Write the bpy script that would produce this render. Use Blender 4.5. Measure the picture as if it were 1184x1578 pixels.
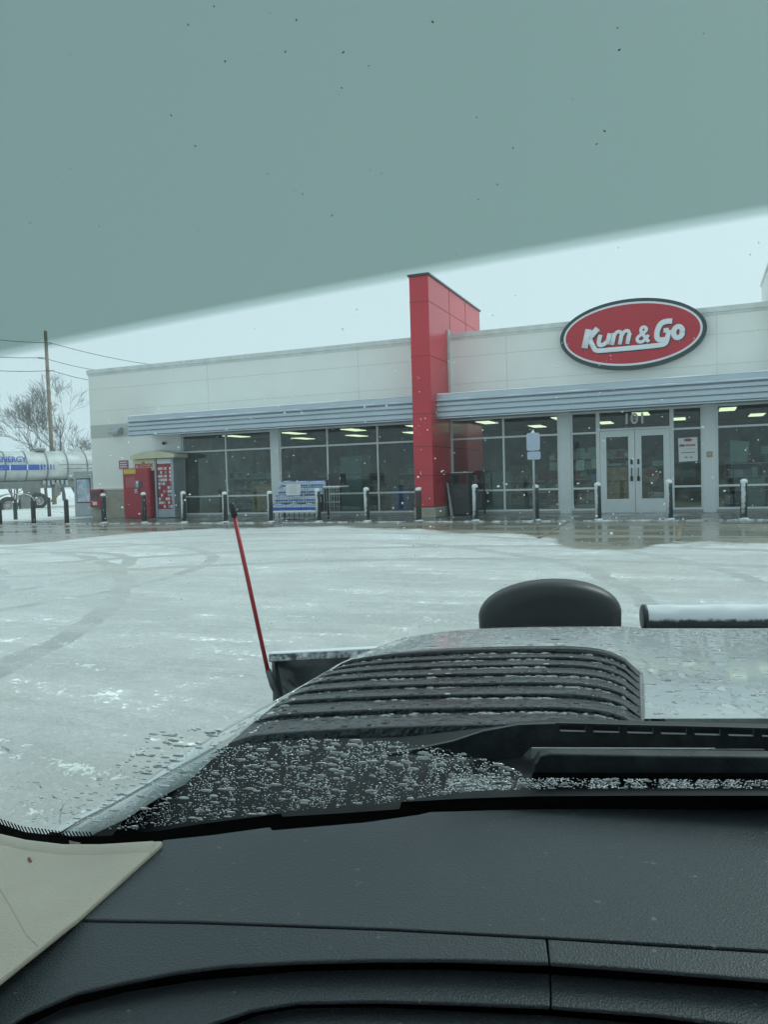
import bpy, bmesh, math, random
from mathutils import Vector, Matrix, noise
R = math.radians
random.seed(7)
for o in list(bpy.data.objects): bpy.data.objects.remove(o)
scene = bpy.context.scene
col = scene.collection

# ------------------------------------------------------------------ camera
F, PITCH, ROLL, CAMZ = 1190.0, R(2.5), R(1.6455), 1.24
W, H = 1184.0, 1578.0
cd = bpy.data.cameras.new('camera'); cam = bpy.data.objects.new('camera', cd); col.objects.link(cam)
cd.sensor_fit = 'VERTICAL'; cd.sensor_height = 24.0; cd.lens = 24.0*F/H
cd.clip_start = 0.02; cd.clip_end = 3000
fwd = Vector((0, math.cos(PITCH), -math.sin(PITCH)))
right0 = Vector((1, 0, 0)); up0 = right0.cross(fwd)
cr, sr = math.cos(ROLL), math.sin(ROLL)
right = right0*cr - up0*sr
up = right0*sr + up0*cr
M = Matrix((right, up, -fwd)).transposed().to_4x4(); M.translation = (0, 0, CAMZ)
cam.matrix_world = M
scene.camera = cam

# ------------------------------------------------------------------ world and sun (overcast snow day)
SUN_EL, SUN_AZ = R(48), R(60)
w = bpy.data.worlds.new('World'); scene.world = w; w.use_nodes = True
nt = w.node_tree; nt.nodes.clear()
sky = nt.nodes.new('ShaderNodeTexSky'); sky.sky_type = 'NISHITA'; sky.sun_disc = False
sky.sun_elevation = SUN_EL; sky.sun_rotation = SUN_AZ; sky.air_density = 1.0; sky.dust_density = 4.0
hs = nt.nodes.new('ShaderNodeHueSaturation'); hs.inputs['Saturation'].default_value = 0.25
mx = nt.nodes.new('ShaderNodeMix'); mx.data_type = 'RGBA'; mx.inputs['Factor'].default_value = 0.8
mx.inputs['B'].default_value = (8.9, 9.6, 10.2, 1)
bg = nt.nodes.new('ShaderNodeBackground'); bg.inputs['Strength'].default_value = 0.088
wo = nt.nodes.new('ShaderNodeOutputWorld')
nt.links.new(sky.outputs[0], hs.inputs['Color']); nt.links.new(hs.outputs[0], mx.inputs['A'])
nt.links.new(mx.outputs['Result'], bg.inputs['Color']); nt.links.new(bg.outputs[0], wo.inputs['Surface'])
ld = bpy.data.lights.new('sun', 'SUN'); ld.energy = 1.4; ld.angle = R(25); ld.color = (1, .97, .93)
sun = bpy.data.objects.new('sun', ld); col.objects.link(sun)
sun.rotation_euler = (R(90)-SUN_EL, 0, R(180)-SUN_AZ)
scene.view_settings.view_transform = 'Standard'; scene.view_settings.look = 'None'
scene.view_settings.exposure = 0.2; scene.view_settings.gamma = 1.0
scene.render.engine = 'CYCLES'
scene.cycles.max_bounces = 14; scene.cycles.transparent_max_bounces = 24
scene.cycles.transmission_bounces = 8; scene.cycles.caustics_refractive = False; scene.cycles.caustics_reflective = False

# ------------------------------------------------------------------ measuring helpers
def ray(px, py):
    x = px-W/2; y = H/2-py
    return (right*x + up*y + fwd*F)
FA, FD = R(22.164), 21.85
FT = Vector((math.cos(FA), -math.sin(FA), 0)); FN = Vector((math.sin(FA), math.cos(FA), 0))
def fac(px, py, off=0.0):           # -> (u, z) on the plane 'off' metres in front of the shop front
    d = ray(px, py); k = (FD-off)/d.dot(FN); X = d*k
    return X.dot(FT), X.z+CAMZ
def wpt(px, py, Y):                 # world point at distance Y
    d = ray(px, py); k = Y/d.y
    return Vector((d.x*k, Y, d.z*k+CAMZ))
TA = R(7.4); EYE = 1.64             # truck frame: heading 7.4 deg right of the camera, eye 1.64 m above its ground
TX = Vector((math.cos(TA), -math.sin(TA), 0)); TY = Vector((math.sin(TA), math.cos(TA), 0))
def trk(px, py, Y):                 # truck-local point on the cross plane Y
    d = ray(px, py); k = Y/d.dot(TY)
    return Vector((d.dot(TX)*k, Y, d.z*k+EYE))
def trz(px, py, a, b=0.0):          # truck-local point on the sloped sheet z = a + b*Y (below the eye)
    d = ray(px, py); k = a/(d.z - b*d.dot(TY))
    return Vector((d.dot(TX)*k, d.dot(TY)*k, d.z*k+EYE))
def gz(off):                        # the lot falls gently away from the shop
    if off < 7: return .09*min(1, max(0, (7-off)/3.7))
    t = min(max((off-7)/14.0, 0), 1); return -0.4*t

# ------------------------------------------------------------------ materials
def newmat(name):
    m = bpy.data.materials.new(name); m.use_nodes = True
    return m, m.node_tree, m.node_tree.nodes['Principled BSDF']
def N(nt, t, **kw):
    n = nt.nodes.new(t)
    for k, v in kw.items():
        if k in n.inputs: n.inputs[k].default_value = v
        else: setattr(n, k, v)
    return n
def mat(name, c, rough=.5, metal=0, var=.12, vs=3.0, bump=0, bs=60, emit=0, c2=None, coat=0, wet=0, stretch=None, spec=.5):
    m, nt, b = newmat(name); L = nt.links.new
    tc = N(nt, 'ShaderNodeTexCoord')
    mp = N(nt, 'ShaderNodeMapping')
    if stretch: mp.inputs['Scale'].default_value = stretch
    L(tc.outputs['Object'], mp.inputs[0])
    nz = N(nt, 'ShaderNodeTexNoise', Scale=vs, Detail=6.0, Roughness=.6); L(mp.outputs[0], nz.inputs['Vector'])
    mr = N(nt, 'ShaderNodeMapRange'); mr.inputs['From Min'].default_value = .3; mr.inputs['From Max'].default_value = .7
    L(nz.outputs['Fac'], mr.inputs['Value'])
    mixn = N(nt, 'ShaderNodeMix', data_type='RGBA')
    mixn.inputs['A'].default_value = (*[v*(1-var) for v in c], 1)
    mixn.inputs['B'].default_value = (*(c2 if c2 else [min(1, v*(1+var)) for v in c]), 1)
    L(mr.outputs[0], mixn.inputs['Factor']); L(mixn.outputs['Result'], b.inputs['Base Color'])
    b.inputs['Roughness'].default_value = rough; b.inputs['Metallic'].default_value = metal
    b.inputs['Specular IOR Level'].default_value = spec
    if coat: b.inputs['Coat Weight'].default_value = coat; b.inputs['Coat Roughness'].default_value = .05
    if bump:
        n2 = N(nt, 'ShaderNodeTexNoise', Scale=bs, Detail=3.0); L(mp.outputs[0], n2.inputs['Vector'])
        bp = N(nt, 'ShaderNodeBump', Strength=bump, Distance=.01); L(n2.outputs['Fac'], bp.inputs['Height']); L(bp.outputs[0], b.inputs['Normal'])
    if emit:
        b.inputs['Emission Color'].default_value = (*c, 1); b.inputs['Emission Strength'].default_value = emit
    return m
def snowmix(name, c, rough, amount=.5, dirn=(-.3, -.8, .6), scale=9.0, metal=0):
    # painted metal with wind-blown snow stuck on it: the snow has its own noisy outline and sits on the windward side
    m, nt, b = newmat(name); L = nt.links.new
    g = N(nt, 'ShaderNodeNewGeometry'); tc = N(nt, 'ShaderNodeTexCoord')
    dp = N(nt, 'ShaderNodeVectorMath', operation='DOT_PRODUCT'); L(g.outputs['Normal'], dp.inputs[0])
    dp.inputs[1].default_value = Vector(dirn).normalized()
    nz = N(nt, 'ShaderNodeTexNoise', Scale=scale, Detail=8.0, Roughness=.7); L(tc.outputs['Object'], nz.inputs['Vector'])
    ad = N(nt, 'ShaderNodeMath', operation='MULTIPLY_ADD'); L(nz.outputs['Fac'], ad.inputs[0]); ad.inputs[1].default_value = 1.1; L(dp.outputs['Value'], ad.inputs[2])
    mr = N(nt, 'ShaderNodeMapRange'); mr.inputs['From Min'].default_value = 1.45-amount; mr.inputs['From Max'].default_value = 1.65-amount
    L(ad.outputs[0], mr.inputs['Value'])
    mi = N(nt, 'ShaderNodeMix', data_type='RGBA'); mi.inputs['A'].default_value = (*c, 1); mi.inputs['B'].default_value = (.66, .69, .71, 1)
    L(mr.outputs[0], mi.inputs['Factor']); L(mi.outputs['Result'], b.inputs['Base Color'])
    m2 = N(nt, 'ShaderNodeMix'); m2.inputs['A'].default_value = rough; m2.inputs['B'].default_value = .8
    L(mr.outputs[0], m2.inputs['Factor']); L(m2.outputs['Result'], b.inputs['Roughness'])
    b.inputs['Metallic'].default_value = metal
    bp = N(nt, 'ShaderNodeBump', Strength=.6, Distance=.01); L(mr.outputs[0], bp.inputs['Height']); L(bp.outputs[0], b.inputs['Normal'])
    return m

M_wall = mat('cream_stucco', (.80, .81, .775), .85, var=.03, vs=1.2, bump=.15, bs=120)
M_joint = mat('joint', (.63, .635, .60), .9)
M_band = mat('taupe_stucco', (.50, .52, .48), .85, var=.06)
M_stone = mat('tan_block', (.38, .36, .29), .85, var=.15, vs=5, bump=.3, bs=30)
M_cope = mat('coping_metal', (.62, .65, .63), .5, metal=.2)
M_awn = mat('awning_metal', (.46, .52, .58), .38, metal=.35, var=.06, vs=1.0)
M_alu = mat('storefront_aluminium', (.64, .69, .70), .4, metal=.2, var=.04)
M_red = mat('red_panel', (.52, .014, .030), .30, var=.08, vs=.8, coat=.15)
M_redseam = mat('red_seam', (.20, .01, .018), .6)
M_signred = mat('sign_red', (.46, .014, .03), .35, var=.08)
M_signwhite = mat('sign_white', (.75, .76, .80), .4, var=.03)
M_signdark = mat('sign_dark', (.02, .045, .045), .4)
M_dark = mat('black_plastic', (.018, .022, .024), .45, var=.2)
M_intwall = mat('interior_wall', (.09, .125, .12), .8, var=.4, vs=1.3, c2=(.19, .25, .24))  # lighter mottling stands in for window reflections and interior detail
M_intfloor = mat('interior_floor', (.26, .27, .26), .35, var=.2)
M_intceil = mat('interior_ceiling', (.07, .08, .08), .9)
M_light = mat('strip_lamp', (1, .88, .58), .5, emit=1.5)
M_snow = mat('snow', (.80, .82, .84), .75, var=.05, vs=20, bump=.4, bs=40)
M_paper = mat('paper', (.70, .72, .74), .7, var=.02)
M_papergreen = mat('pale_green_paper', (.30, .42, .38), .7, var=.06)
M_ink = mat('ink', (.06, .07, .09), .7)
M_redink = mat('red_ink', (.42, .10, .12), .7)
M_kred = mat('kiosk_red', (.36, .014, .030), .35, var=.1)
M_cream = mat('canopy_cream', (.62, .60, .42), .5, var=.08)
M_steel = mat('grey_steel', (.34, .38, .41), .4, metal=.3)
M_screen = mat('screen_dark', (.04, .05, .06), .2)
M_yellow = mat('yellow_panel', (.62, .48, .06), .5)
M_tan = mat('cardboard', (.50, .34, .19), .8, var=.35, vs=6)
M_brown = mat('brown_goods', (.16, .06, .04), .7, var=.4, vs=14)
M_goods = mat('shelf_goods', (.10, .13, .12), .6, var=.5, c2=(.28, .32, .29), vs=9)
M_teal = mat('pale_box', (.22, .32, .30), .6)
M_blue = mat('blue_wrap', (.02, .09, .42), .35, var=.2, vs=9)
M_bottle = mat('clear_bottle', (.52, .60, .66), .25, var=.15, vs=25)
M_rust = mat('yellow_paint', (.34, .24, .08), .5, var=.5, vs=9, c2=(.24, .22, .18))
M_signback = mat('sign_back', (.42, .48, .60), .5, var=.1, vs=20, bump=.2)
M_galv = mat('galvanised_steel', (.42, .46, .47), .4, metal=.4, var=.15, vs=10)
M_boldark = mat('bollard_dark', (.022, .032, .032), .5, var=.6, vs=14, c2=(.07, .08, .08))
M_bolsnow = snowmix('bollard_snowy', (.03, .045, .045), .4, .33, (-.85, -.35, .1), 12)
M_bolsome = snowmix('bollard_dusted', (.025, .038, .038), .4, .22, (-.55, -.8, .1), 12)
M_tank = mat('tank_aluminium', (.55, .57, .56), .38, metal=.45, var=.25, vs=1.2)
M_tankdark = mat('tank_dark_steel', (.22, .23, .22), .5, metal=.3, var=.2)  # darker grey steel for rings, rails and chassis
M_tyre = mat('tyre', (.03, .03, .03), .8)
M_rim = mat('rim', (.5, .5, .48), .35, metal=.6)
M_bark = mat('bark', (.07, .065, .06), .9, var=.2)
M_pole = mat('weathered_wood', (.20, .16, .11), .9, var=.3, vs=3)
M_wire = mat('wire', (.03, .03, .03), .6)
M_wood = mat('grey_board', (.34, .36, .36), .6)
# glass of the shop front
def glassmat(name, tint, refl=1.0, rough=.0):
    m = bpy.data.materials.new(name); m.use_nodes = True; nt = m.node_tree; nt.nodes.clear(); L = nt.links.new
    o = N(nt, 'ShaderNodeOutputMaterial'); mi = N(nt, 'ShaderNodeMixShader'); t = N(nt, 'ShaderNodeBsdfTransparent'); g = N(nt, 'ShaderNodeBsdfGlossy')
    t.inputs['Color'].default_value = (*tint, 1); g.inputs['Roughness'].default_value = rough
    f = N(nt, 'ShaderNodeFresnel', IOR=1.5); mu = N(nt, 'ShaderNodeMath', operation='MULTIPLY'); mu.inputs[1].default_value = refl
    L(f.outputs[0], mu.inputs[0]); L(mu.outputs[0], mi.inputs['Fac']); L(t.outputs[0], mi.inputs[1]); L(g.outputs[0], mi.inputs[2]); L(mi.outputs[0], o.inputs['Surface'])
    return m
M_glass = glassmat('shop_glass', (.80, .87, .86), .8)

# ------------------------------------------------------------------ mesh helpers
class MB:
    def __init__(s): s.bm = bmesh.new(); s.mats = []
    def mi(s, m):
        if m is None: return 0
        if m not in s.mats: s.mats.append(m)
        return s.mats.index(m)
    def box(s, x0, x1, y0, y1, z0, z1, m=None, bev=0, rot=None):
        r = bmesh.ops.create_cube(s.bm, size=1)
        vs = r['verts']
        for v in vs: v.co = Vector(((x0+x1)/2+v.co.x*(x1-x0), (y0+y1)/2+v.co.y*(y1-y0), (z0+z1)/2+v.co.z*(z1-z0)))
        if rot: bmesh.ops.rotate(s.bm, verts=vs, cent=rot[0], matrix=rot[1])
        fs = set(f for v in vs for f in v.link_faces)
        i = s.mi(m)
        for f in fs: f.material_index = i
        if bev:
            es = set(e for v in vs for e in v.link_edges)
            r2 = bmesh.ops.bevel(s.bm, geom=list(es), offset=bev, segments=2, affect='EDGES', profile=.5)
            for f in r2['faces']: f.material_index = i
        return s
    def poly(s, pts, vec, m=None):
        """closed outline extruded along vec"""
        i = s.mi(m); vec = Vector(vec); n = len(pts)
        a = [s.bm.verts.new(Vector(p)) for p in pts]; b = [s.bm.verts.new(Vector(p)+vec) for p in pts]
        fs = [s.bm.faces.new(a), s.bm.faces.new(b[::-1])]
        for k in range(n): fs.append(s.bm.faces.new((a[k], b[k], b[(k+1) % n], a[(k+1) % n])))
        for f in fs: f.material_index = i
        return s
    def tube(s, pts, r, seg=8, m=None, flat=None, caps=True):
        i = s.mi(m); pts = [Vector(p) for p in pts]; n = len(pts)
        rs = r if isinstance(r, (list, tuple)) else [r]*n
        rings = []; prev = None
        for k, p in enumerate(pts):
            d = (pts[min(k+1, n-1)]-pts[max(k-1, 0)]).normalized()
            if prev is None:
                a = d.orthogonal().normalized()
            else:
                a = (prev-d*prev.dot(d)).normalized()
            prev = a; b = d.cross(a); ring = []
            for q in range(seg):
                t = 2*math.pi*q/seg; o = a*math.cos(t)*rs[k]+b*math.sin(t)*rs[k]
                if flat: o.y *= flat
                ring.append(s.bm.verts.new(p+o))
            rings.append(ring)
        for k in range(n-1):
            for q in range(seg):
                f = s.bm.faces.new((rings[k][q], rings[k][(q+1) % seg], rings[k+1][(q+1) % seg], rings[k+1][q])); f.material_index = i; f.smooth = True
        if caps:
            for rg in (rings[0][::-1], rings[-1]):
                f = s.bm.faces.new(rg); f.material_index = i
        return s
    def lathe(s, prof, x=0, y=0, seg=16, m=None, z=0):
        i = s.mi(m); rings = []
        for (r, h) in prof:
            if r <= 1e-6: rings.append([s.bm.verts.new((x, y, z+h))])
            else: rings.append([s.bm.verts.new((x+r*math.cos(2*math.pi*q/seg), y+r*math.sin(2*math.pi*q/seg), z+h)) for q in range(seg)])
        for a, b in zip(rings, rings[1:]):
            for q in range(seg):
                p = (q+1) % seg
                if len(a) == 1 and len(b) == 1: continue
                if len(a) == 1: f = s.bm.faces.new((a[0], b[p], b[q]))
                elif len(b) == 1: f = s.bm.faces.new((a[q], a[p], b[0]))
                else: f = s.bm.faces.new((a[q], a[p], b[p], b[q]))
                f.material_index = i; f.smooth = True
        return s
    def grid(s, rows, m=None, smooth=True):
        i = s.mi(m); vs = [[s.bm.verts.new(p) for p in r] for r in rows]
        for a, b in zip(vs, vs[1:]):
            for k in range(len(a)-1):
                f = s.bm.faces.new((a[k], a[k+1], b[k+1], b[k])); f.material_index = i; f.smooth = smooth
        return s
    def sphere(s, c, r, m=None, sub=2, sc=(1, 1, 1)):
        i = s.mi(m); q = bmesh.ops.create_icosphere(s.bm, subdivisions=sub, radius=1)
        for v in q['verts']: v.co = Vector((c[0]+v.co.x*r*sc[0], c[1]+v.co.y*r*sc[1], c[2]+v.co.z*r*sc[2]))
        for f in set(f for v in q['verts'] for f in v.link_faces): f.material_index = i; f.smooth = True
        return s
    def build(s, name, m=None, parent=None, loc=None, rot=None, fix=True):
        if fix: bmesh.ops.recalc_face_normals(s.bm, faces=s.bm.faces)
        me = bpy.data.meshes.new(name); s.bm.to_mesh(me); s.bm.free()
        if m and not s.mats: me.materials.append(m)
        for q in s.mats: me.materials.append(q)
        o = bpy.data.objects.new(name, me); col.objects.link(o)
        if parent: o.parent = parent
        if loc is not None: o.location = loc
        if rot is not None: o.rotation_euler = rot
        return o
def tag(o, label=None, cat=None, group=None, kind=None):
    if label: o['label'] = label
    if cat: o['category'] = cat
    if group: o['group'] = group
    if kind: o['kind'] = kind
    return o
def empty(name, loc=(0, 0, 0), rz=0, label=None, cat=None, group=None):
    o = bpy.data.objects.new(name, None); col.objects.link(o); o.location = loc; o.rotation_euler = (0, 0, rz)
    o.empty_display_size = .2
    return tag(o, label, cat, group)
def copy_tree(o, parent=None):
    c = o.copy(); col.objects.link(c)
    if parent: c.parent = parent
    for ch in [q for q in bpy.data.objects if q.parent == o]: copy_tree(ch, c)
    return c
FO = FN*FD          # foot of the shop front in the world
def floc(u, off, z=0):
    return FO + FT*u - FN*off + Vector((0, 0, z))
def fempty(name, u, off, z, label, cat, group=None, rz=0):
    return empty(name, floc(u, off, z), -FA+rz, label, cat, group)
def bevel(o, wdt=.01, seg=2):
    b = o.modifiers.new('bevel', 'BEVEL'); b.width = wdt; b.segments = seg; b.limit_method = 'ANGLE'; return o
def text_mesh(body, size, m, name, parent, loc, rot=(math.pi/2, 0, 0), ext=.003, offset=.0, shear=0, sx=1.0):
    cu = bpy.data.curves.new(name, 'FONT'); cu.body = body; cu.size = size; cu.extrude = ext; cu.offset = offset; cu.shear = shear
    cu.align_x = 'CENTER'; cu.align_y = 'CENTER'
    t = bpy.data.objects.new(name, cu); col.objects.link(t); bpy.context.view_layer.update()
    me = bpy.data.meshes.new_from_object(t.evaluated_get(bpy.context.evaluated_depsgraph_get()))
    bpy.data.objects.remove(t); bpy.data.curves.remove(cu)
    me.materials.clear(); me.materials.append(m)
    o = bpy.data.objects.new(name, me); col.objects.link(o); o.parent = parent; o.location = loc; o.rotation_euler = rot; o.scale = (sx, 1, 1)
    return o

# ------------------------------------------------------------------ ground
def ground():
    us = [-900, -500, -300, -200, -140, -100, -70, -50]+[-40+i*1.0 for i in range(71)]+[45, 70, 120, 250, 600]
    offs = [-900, -400, -200, -100, -60, -40, -25, -15, -8, -4, 0, 1.5, 3]+[3.5+i*.5 for i in range(46)]+[28, 35, 60, 120, 300]
    mb = MB(); rows = []
    for of in offs:
        r = []
        for u in us:
            z = gz(of)
            if of > 7: z += .012*noise.noise(Vector((u*.8, of*.8, 0)))
            if u < -22 and of < 1: z += -.10*min(1, (-22-u)/6)*min(1, (1-of)/5)
            r.append((u, -of, z))
        rows.append(r)
    mb.grid(rows)
    m, nt, b = newmat('snow_lot'); L = nt.links.new
    tc = N(nt, 'ShaderNodeTexCoord'); sp = N(nt, 'ShaderNodeSeparateXYZ'); L(tc.outputs['Object'], sp.inputs[0])
    # edge of the ploughed strip: distance from the shop as a function of u
    mu = N(nt, 'ShaderNodeMapRange'); mu.inputs['From Min'].default_value = -24; mu.inputs['From Max'].default_value = 6; L(sp.outputs['X'], mu.inputs['Value'])
    fc = N(nt, 'ShaderNodeFloatCurve'); cv = fc.mapping.curves[0]
    pts = [(-24, 9.5), (-15.6, 8.7), (-14.2, 8.1), (-13.7, 6.6), (-12.5, 5.2), (-10.5, 4.6), (-9.6, 4.3), (-6.4, 5.1), (-4.9, 5.7), (-3.4, 6.4), (-2.6, 7.1), (-2.0, 8.3), (-1.2, 8.5), (-.4, 7.8), (1.1, 7.5), (6, 7.5)]
    pts = [((u+24)/30, o/12) for u, o in pts]
    cv.points[0].location = pts[0]; cv.points[1].location = pts[-1]
    for p in pts[1:-1]: cv.points.new(*p)
    fc.mapping.update()
    L(mu.outputs[0], fc.inputs['Value'])
    ob = N(nt, 'ShaderNodeMath', operation='MULTIPLY'); ob.inputs[1].default_value = 12; L(fc.outputs[0], ob.inputs[0])
    off = N(nt, 'ShaderNodeMath', operation='MULTIPLY'); off.inputs[1].default_value = -1; L(sp.outputs['Y'], off.inputs[0])
    df = N(nt, 'ShaderNodeMath', operation='SUBTRACT'); L(off.outputs[0], df.inputs[0]); L(ob.outputs[0], df.inputs[1])
    n1 = N(nt, 'ShaderNodeTexNoise', Scale=.9, Detail=9.0, Roughness=.62); L(tc.outputs['Object'], n1.inputs['Vector'])
    a1 = N(nt, 'ShaderNodeMath', operation='MULTIPLY_ADD'); L(n1.outputs['Fac'], a1.inputs[0]); a1.inputs[1].default_value = 2.2; L(df.outputs[0], a1.inputs[2])
    s1 = N(nt, 'ShaderNodeMapRange'); s1.inputs['From Min'].default_value = .95; s1.inputs['From Max'].default_value = 1.35; L(a1.outputs[0], s1.inputs['Value'])
    # snow again behind the line of the shop, left of it
    a2 = N(nt, 'ShaderNodeMath', operation='MULTIPLY_ADD'); L(n1.outputs['Fac'], a2.inputs[0]); a2.inputs[1].default_value = -1.6; L(off.outputs[0], a2.inputs[2])
    s2 = N(nt, 'ShaderNodeMapRange'); s2.inputs['From Min'].default_value = .6; s2.inputs['From Max'].default_value = .1; L(a2.outputs[0], s2.inputs['Value'])
    sm = N(nt, 'ShaderNodeMath', operation='MAXIMUM'); L(s1.outputs[0], sm.inputs[0]); L(s2.outputs[0], sm.inputs[1])
    # snow colour: packed and slushy patches, streaks and tyre tracks
    mp = N(nt, 'ShaderNodeMapping'); mp.inputs['Rotation'].default_value = (0, 0, R(18)); mp.inputs['Scale'].default_value = (.22, 1.0, 1); L(tc.outputs['Object'], mp.inputs[0])
    n2 = N(nt, 'ShaderNodeTexNoise', Scale=1.1, Detail=10.0, Roughness=.68, Distortion=.6); L(mp.outputs[0], n2.inputs['Vector'])
    r2 = N(nt, 'ShaderNodeMapRange'); r2.inputs['From Min'].default_value = .40; r2.inputs['From Max'].default_value = .56; L(n2.outputs['Fac'], r2.inputs['Value'])
    n3 = N(nt, 'ShaderNodeTexNoise', Scale=3.2, Detail=14.0, Roughness=.82); L(tc.outputs['Object'], n3.inputs['Vector'])
    r3 = N(nt, 'ShaderNodeMapRange'); r3.inputs['From Min'].default_value = .40; r3.inputs['From Max'].default_value = .60; L(n3.outputs['Fac'], r3.inputs['Value'])
    ca = N(nt, 'ShaderNodeMix', data_type='RGBA'); ca.inputs['A'].default_value = (.68, .71, .695, 1); ca.inputs['B'].default_value = (.94, .95, .94, 1)
    mm = N(nt, 'ShaderNodeMix'); mm.inputs['Factor'].default_value = .47; L(r2.outputs[0], mm.inputs['A']); L(r3.outputs[0], mm.inputs['B']); 
    mp6 = N(nt, 'ShaderNodeMapping'); mp6.inputs['Rotation'].default_value = (0, 0, R(12)); mp6.inputs['Scale'].default_value = (.16, 2.6, 1); L(tc.outputs['Object'], mp6.inputs[0])
    n6 = N(nt, 'ShaderNodeTexNoise', Scale=1.6, Detail=12.0, Roughness=.72); L(mp6.outputs[0], n6.inputs['Vector'])
    r6 = N(nt, 'ShaderNodeMapRange'); r6.inputs['From Min'].default_value = .47; r6.inputs['From Max'].default_value = .57; r6.inputs['To Min'].default_value = -.10; r6.inputs['To Max'].default_value = .12; L(n6.outputs['Fac'], r6.inputs['Value'])
    n7 = N(nt, 'ShaderNodeTexNoise', Scale=19.0, Detail=8.0, Roughness=.8); L(tc.outputs['Object'], n7.inputs['Vector'])
    r7 = N(nt, 'ShaderNodeMapRange'); r7.inputs['From Min'].default_value = .42; r7.inputs['From Max'].default_value = .60; r7.inputs['To Min'].default_value = -.22; r7.inputs['To Max'].default_value = .22; L(n7.outputs['Fac'], r7.inputs['Value'])
    a6 = N(nt, 'ShaderNodeMath', operation='ADD'); L(r6.outputs[0], a6.inputs[0]); L(r7.outputs[0], a6.inputs[1])
    a7 = N(nt, 'ShaderNodeMath', operation='ADD', use_clamp=True); L(a6.outputs[0], a7.inputs[0]); L(mm.outputs['Result'], a7.inputs[1])
    mm = a7; L(a7.outputs[0], ca.inputs['Factor'])
    # arcs left by turning tyres
    wn = N(nt, 'ShaderNodeTexNoise', Scale=.7, Detail=6.0, Roughness=.7); L(tc.outputs['Object'], wn.inputs['Vector'])
    wob = N(nt, 'ShaderNodeVectorMath', operation='MULTIPLY_ADD'); L(wn.outputs['Color'], wob.inputs[0]); wob.inputs[1].default_value = (.5, .5, 0); L(tc.outputs['Object'], wob.inputs[2])
    acc = None
    for (cu, co, rr, wd) in ((-11.5, 12.5, 3.0, .16), (-11.5, 12.5, 4.4, .14), (-7.3, 14.5, 7.2, .18), (-7.3, 14.5, 8.8, .16), (-2, 22, 12.3, .22), (-2, 22, 14.0, .22), (-16, 20, 9.5, .2), (-16, 20, 11.2, .2)):
        sb = N(nt, 'ShaderNodeVectorMath', operation='SUBTRACT'); L(wob.outputs[0], sb.inputs[0]); sb.inputs[1].default_value = (cu, -co, 0)
        ln = N(nt, 'ShaderNodeVectorMath', operation='LENGTH'); L(sb.outputs[0], ln.inputs[0])
        d = N(nt, 'ShaderNodeMath', operation='SUBTRACT'); L(ln.outputs['Value'], d.inputs[0]); d.inputs[1].default_value = rr
        ab = N(nt, 'ShaderNodeMath', operation='ABSOLUTE'); L(d.outputs[0], ab.inputs[0])
        mr = N(nt, 'ShaderNodeMapRange'); mr.inputs['From Min'].default_value = wd*.8; mr.inputs['From Max'].default_value = wd*.65; L(ab.outputs[0], mr.inputs['Value'])
        if acc is None: acc = mr.outputs[0]
        else:
            mxx = N(nt, 'ShaderNodeMath', operation='MAXIMUM'); L(acc, mxx.inputs[0]); L(mr.outputs[0], mxx.inputs[1]); acc = mxx.outputs[0]
    tk = N(nt, 'ShaderNodeMath', operation='MULTIPLY'); L(acc, tk.inputs[0]); L(r2.outputs[0], tk.inputs[1])
    tk2 = N(nt, 'ShaderNodeMath', operation='MULTIPLY'); L(tk.outputs[0], tk2.inputs[0]); tk2.inputs[1].default_value = .55
    cb = N(nt, 'ShaderNodeMix', data_type='RGBA'); L(tk2.outputs[0], cb.inputs['Factor']); L(ca.outputs['Result'], cb.inputs['A']); cb.inputs['B'].default_value = (.40, .42, .42, 1)
    # gritty dirt
    n4 = N(nt, 'ShaderNodeTexNoise', Scale=.55, Detail=6.0); L(tc.outputs['Object'], n4.inputs['Vector'])
    r4 = N(nt, 'ShaderNodeMapRange'); r4.inputs['From Min'].default_value = .5; r4.inputs['From Max'].default_value = .75; r4.inputs['To Max'].default_value = .35; L(n4.outputs['Fac'], r4.inputs['Value'])
    cdm = N(nt, 'ShaderNodeMix', data_type='RGBA'); L(r4.outputs[0], cdm.inputs['Factor']); L(cb.outputs['Result'], cdm.inputs['A']); cdm.inputs['B'].default_value = (.60, .58, .47, 1)
    # small dark grit
    vo = N(nt, 'ShaderNodeTexVoronoi', Scale=5.0); L(tc.outputs['Object'], vo.inputs['Vector'])
    vr = N(nt, 'ShaderNodeMapRange'); vr.inputs['From Min'].default_value = .055; vr.inputs['From Max'].default_value = .03; L(vo.outputs['Distance'], vr.inputs['Value'])
    vm = N(nt, 'ShaderNodeMath', operation='MULTIPLY'); L(vr.outputs[0], vm.inputs[0]); vm.inputs[1].default_value = .5
    ce = N(nt, 'ShaderNodeMix', data_type='RGBA'); L(vm.outputs[0], ce.inputs['Factor']); L(cdm.outputs['Result'], ce.inputs['A']); ce.inputs['B'].default_value = (.15, .15, .14, 1)
    # wet concrete
    n5 = N(nt, 'ShaderNodeTexNoise', Scale=1.3, Detail=8.0); L(mp.outputs[0], n5.inputs['Vector'])
    cw = N(nt, 'ShaderNodeMix', data_type='RGBA'); cw.inputs['A'].default_value = (.17, .165, .135, 1); cw.inputs['B'].default_value = (.30, .29, .245, 1); L(n5.outputs['Fac'], cw.inputs['Factor'])
    cf = N(nt, 'ShaderNodeMix', data_type='RGBA'); L(sm.outputs[0], cf.inputs['Factor']); L(cw.outputs['Result'], cf.inputs['A']); L(ce.outputs['Result'], cf.inputs['B'])
    L(cf.outputs['Result'], b.inputs['Base Color'])
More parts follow.
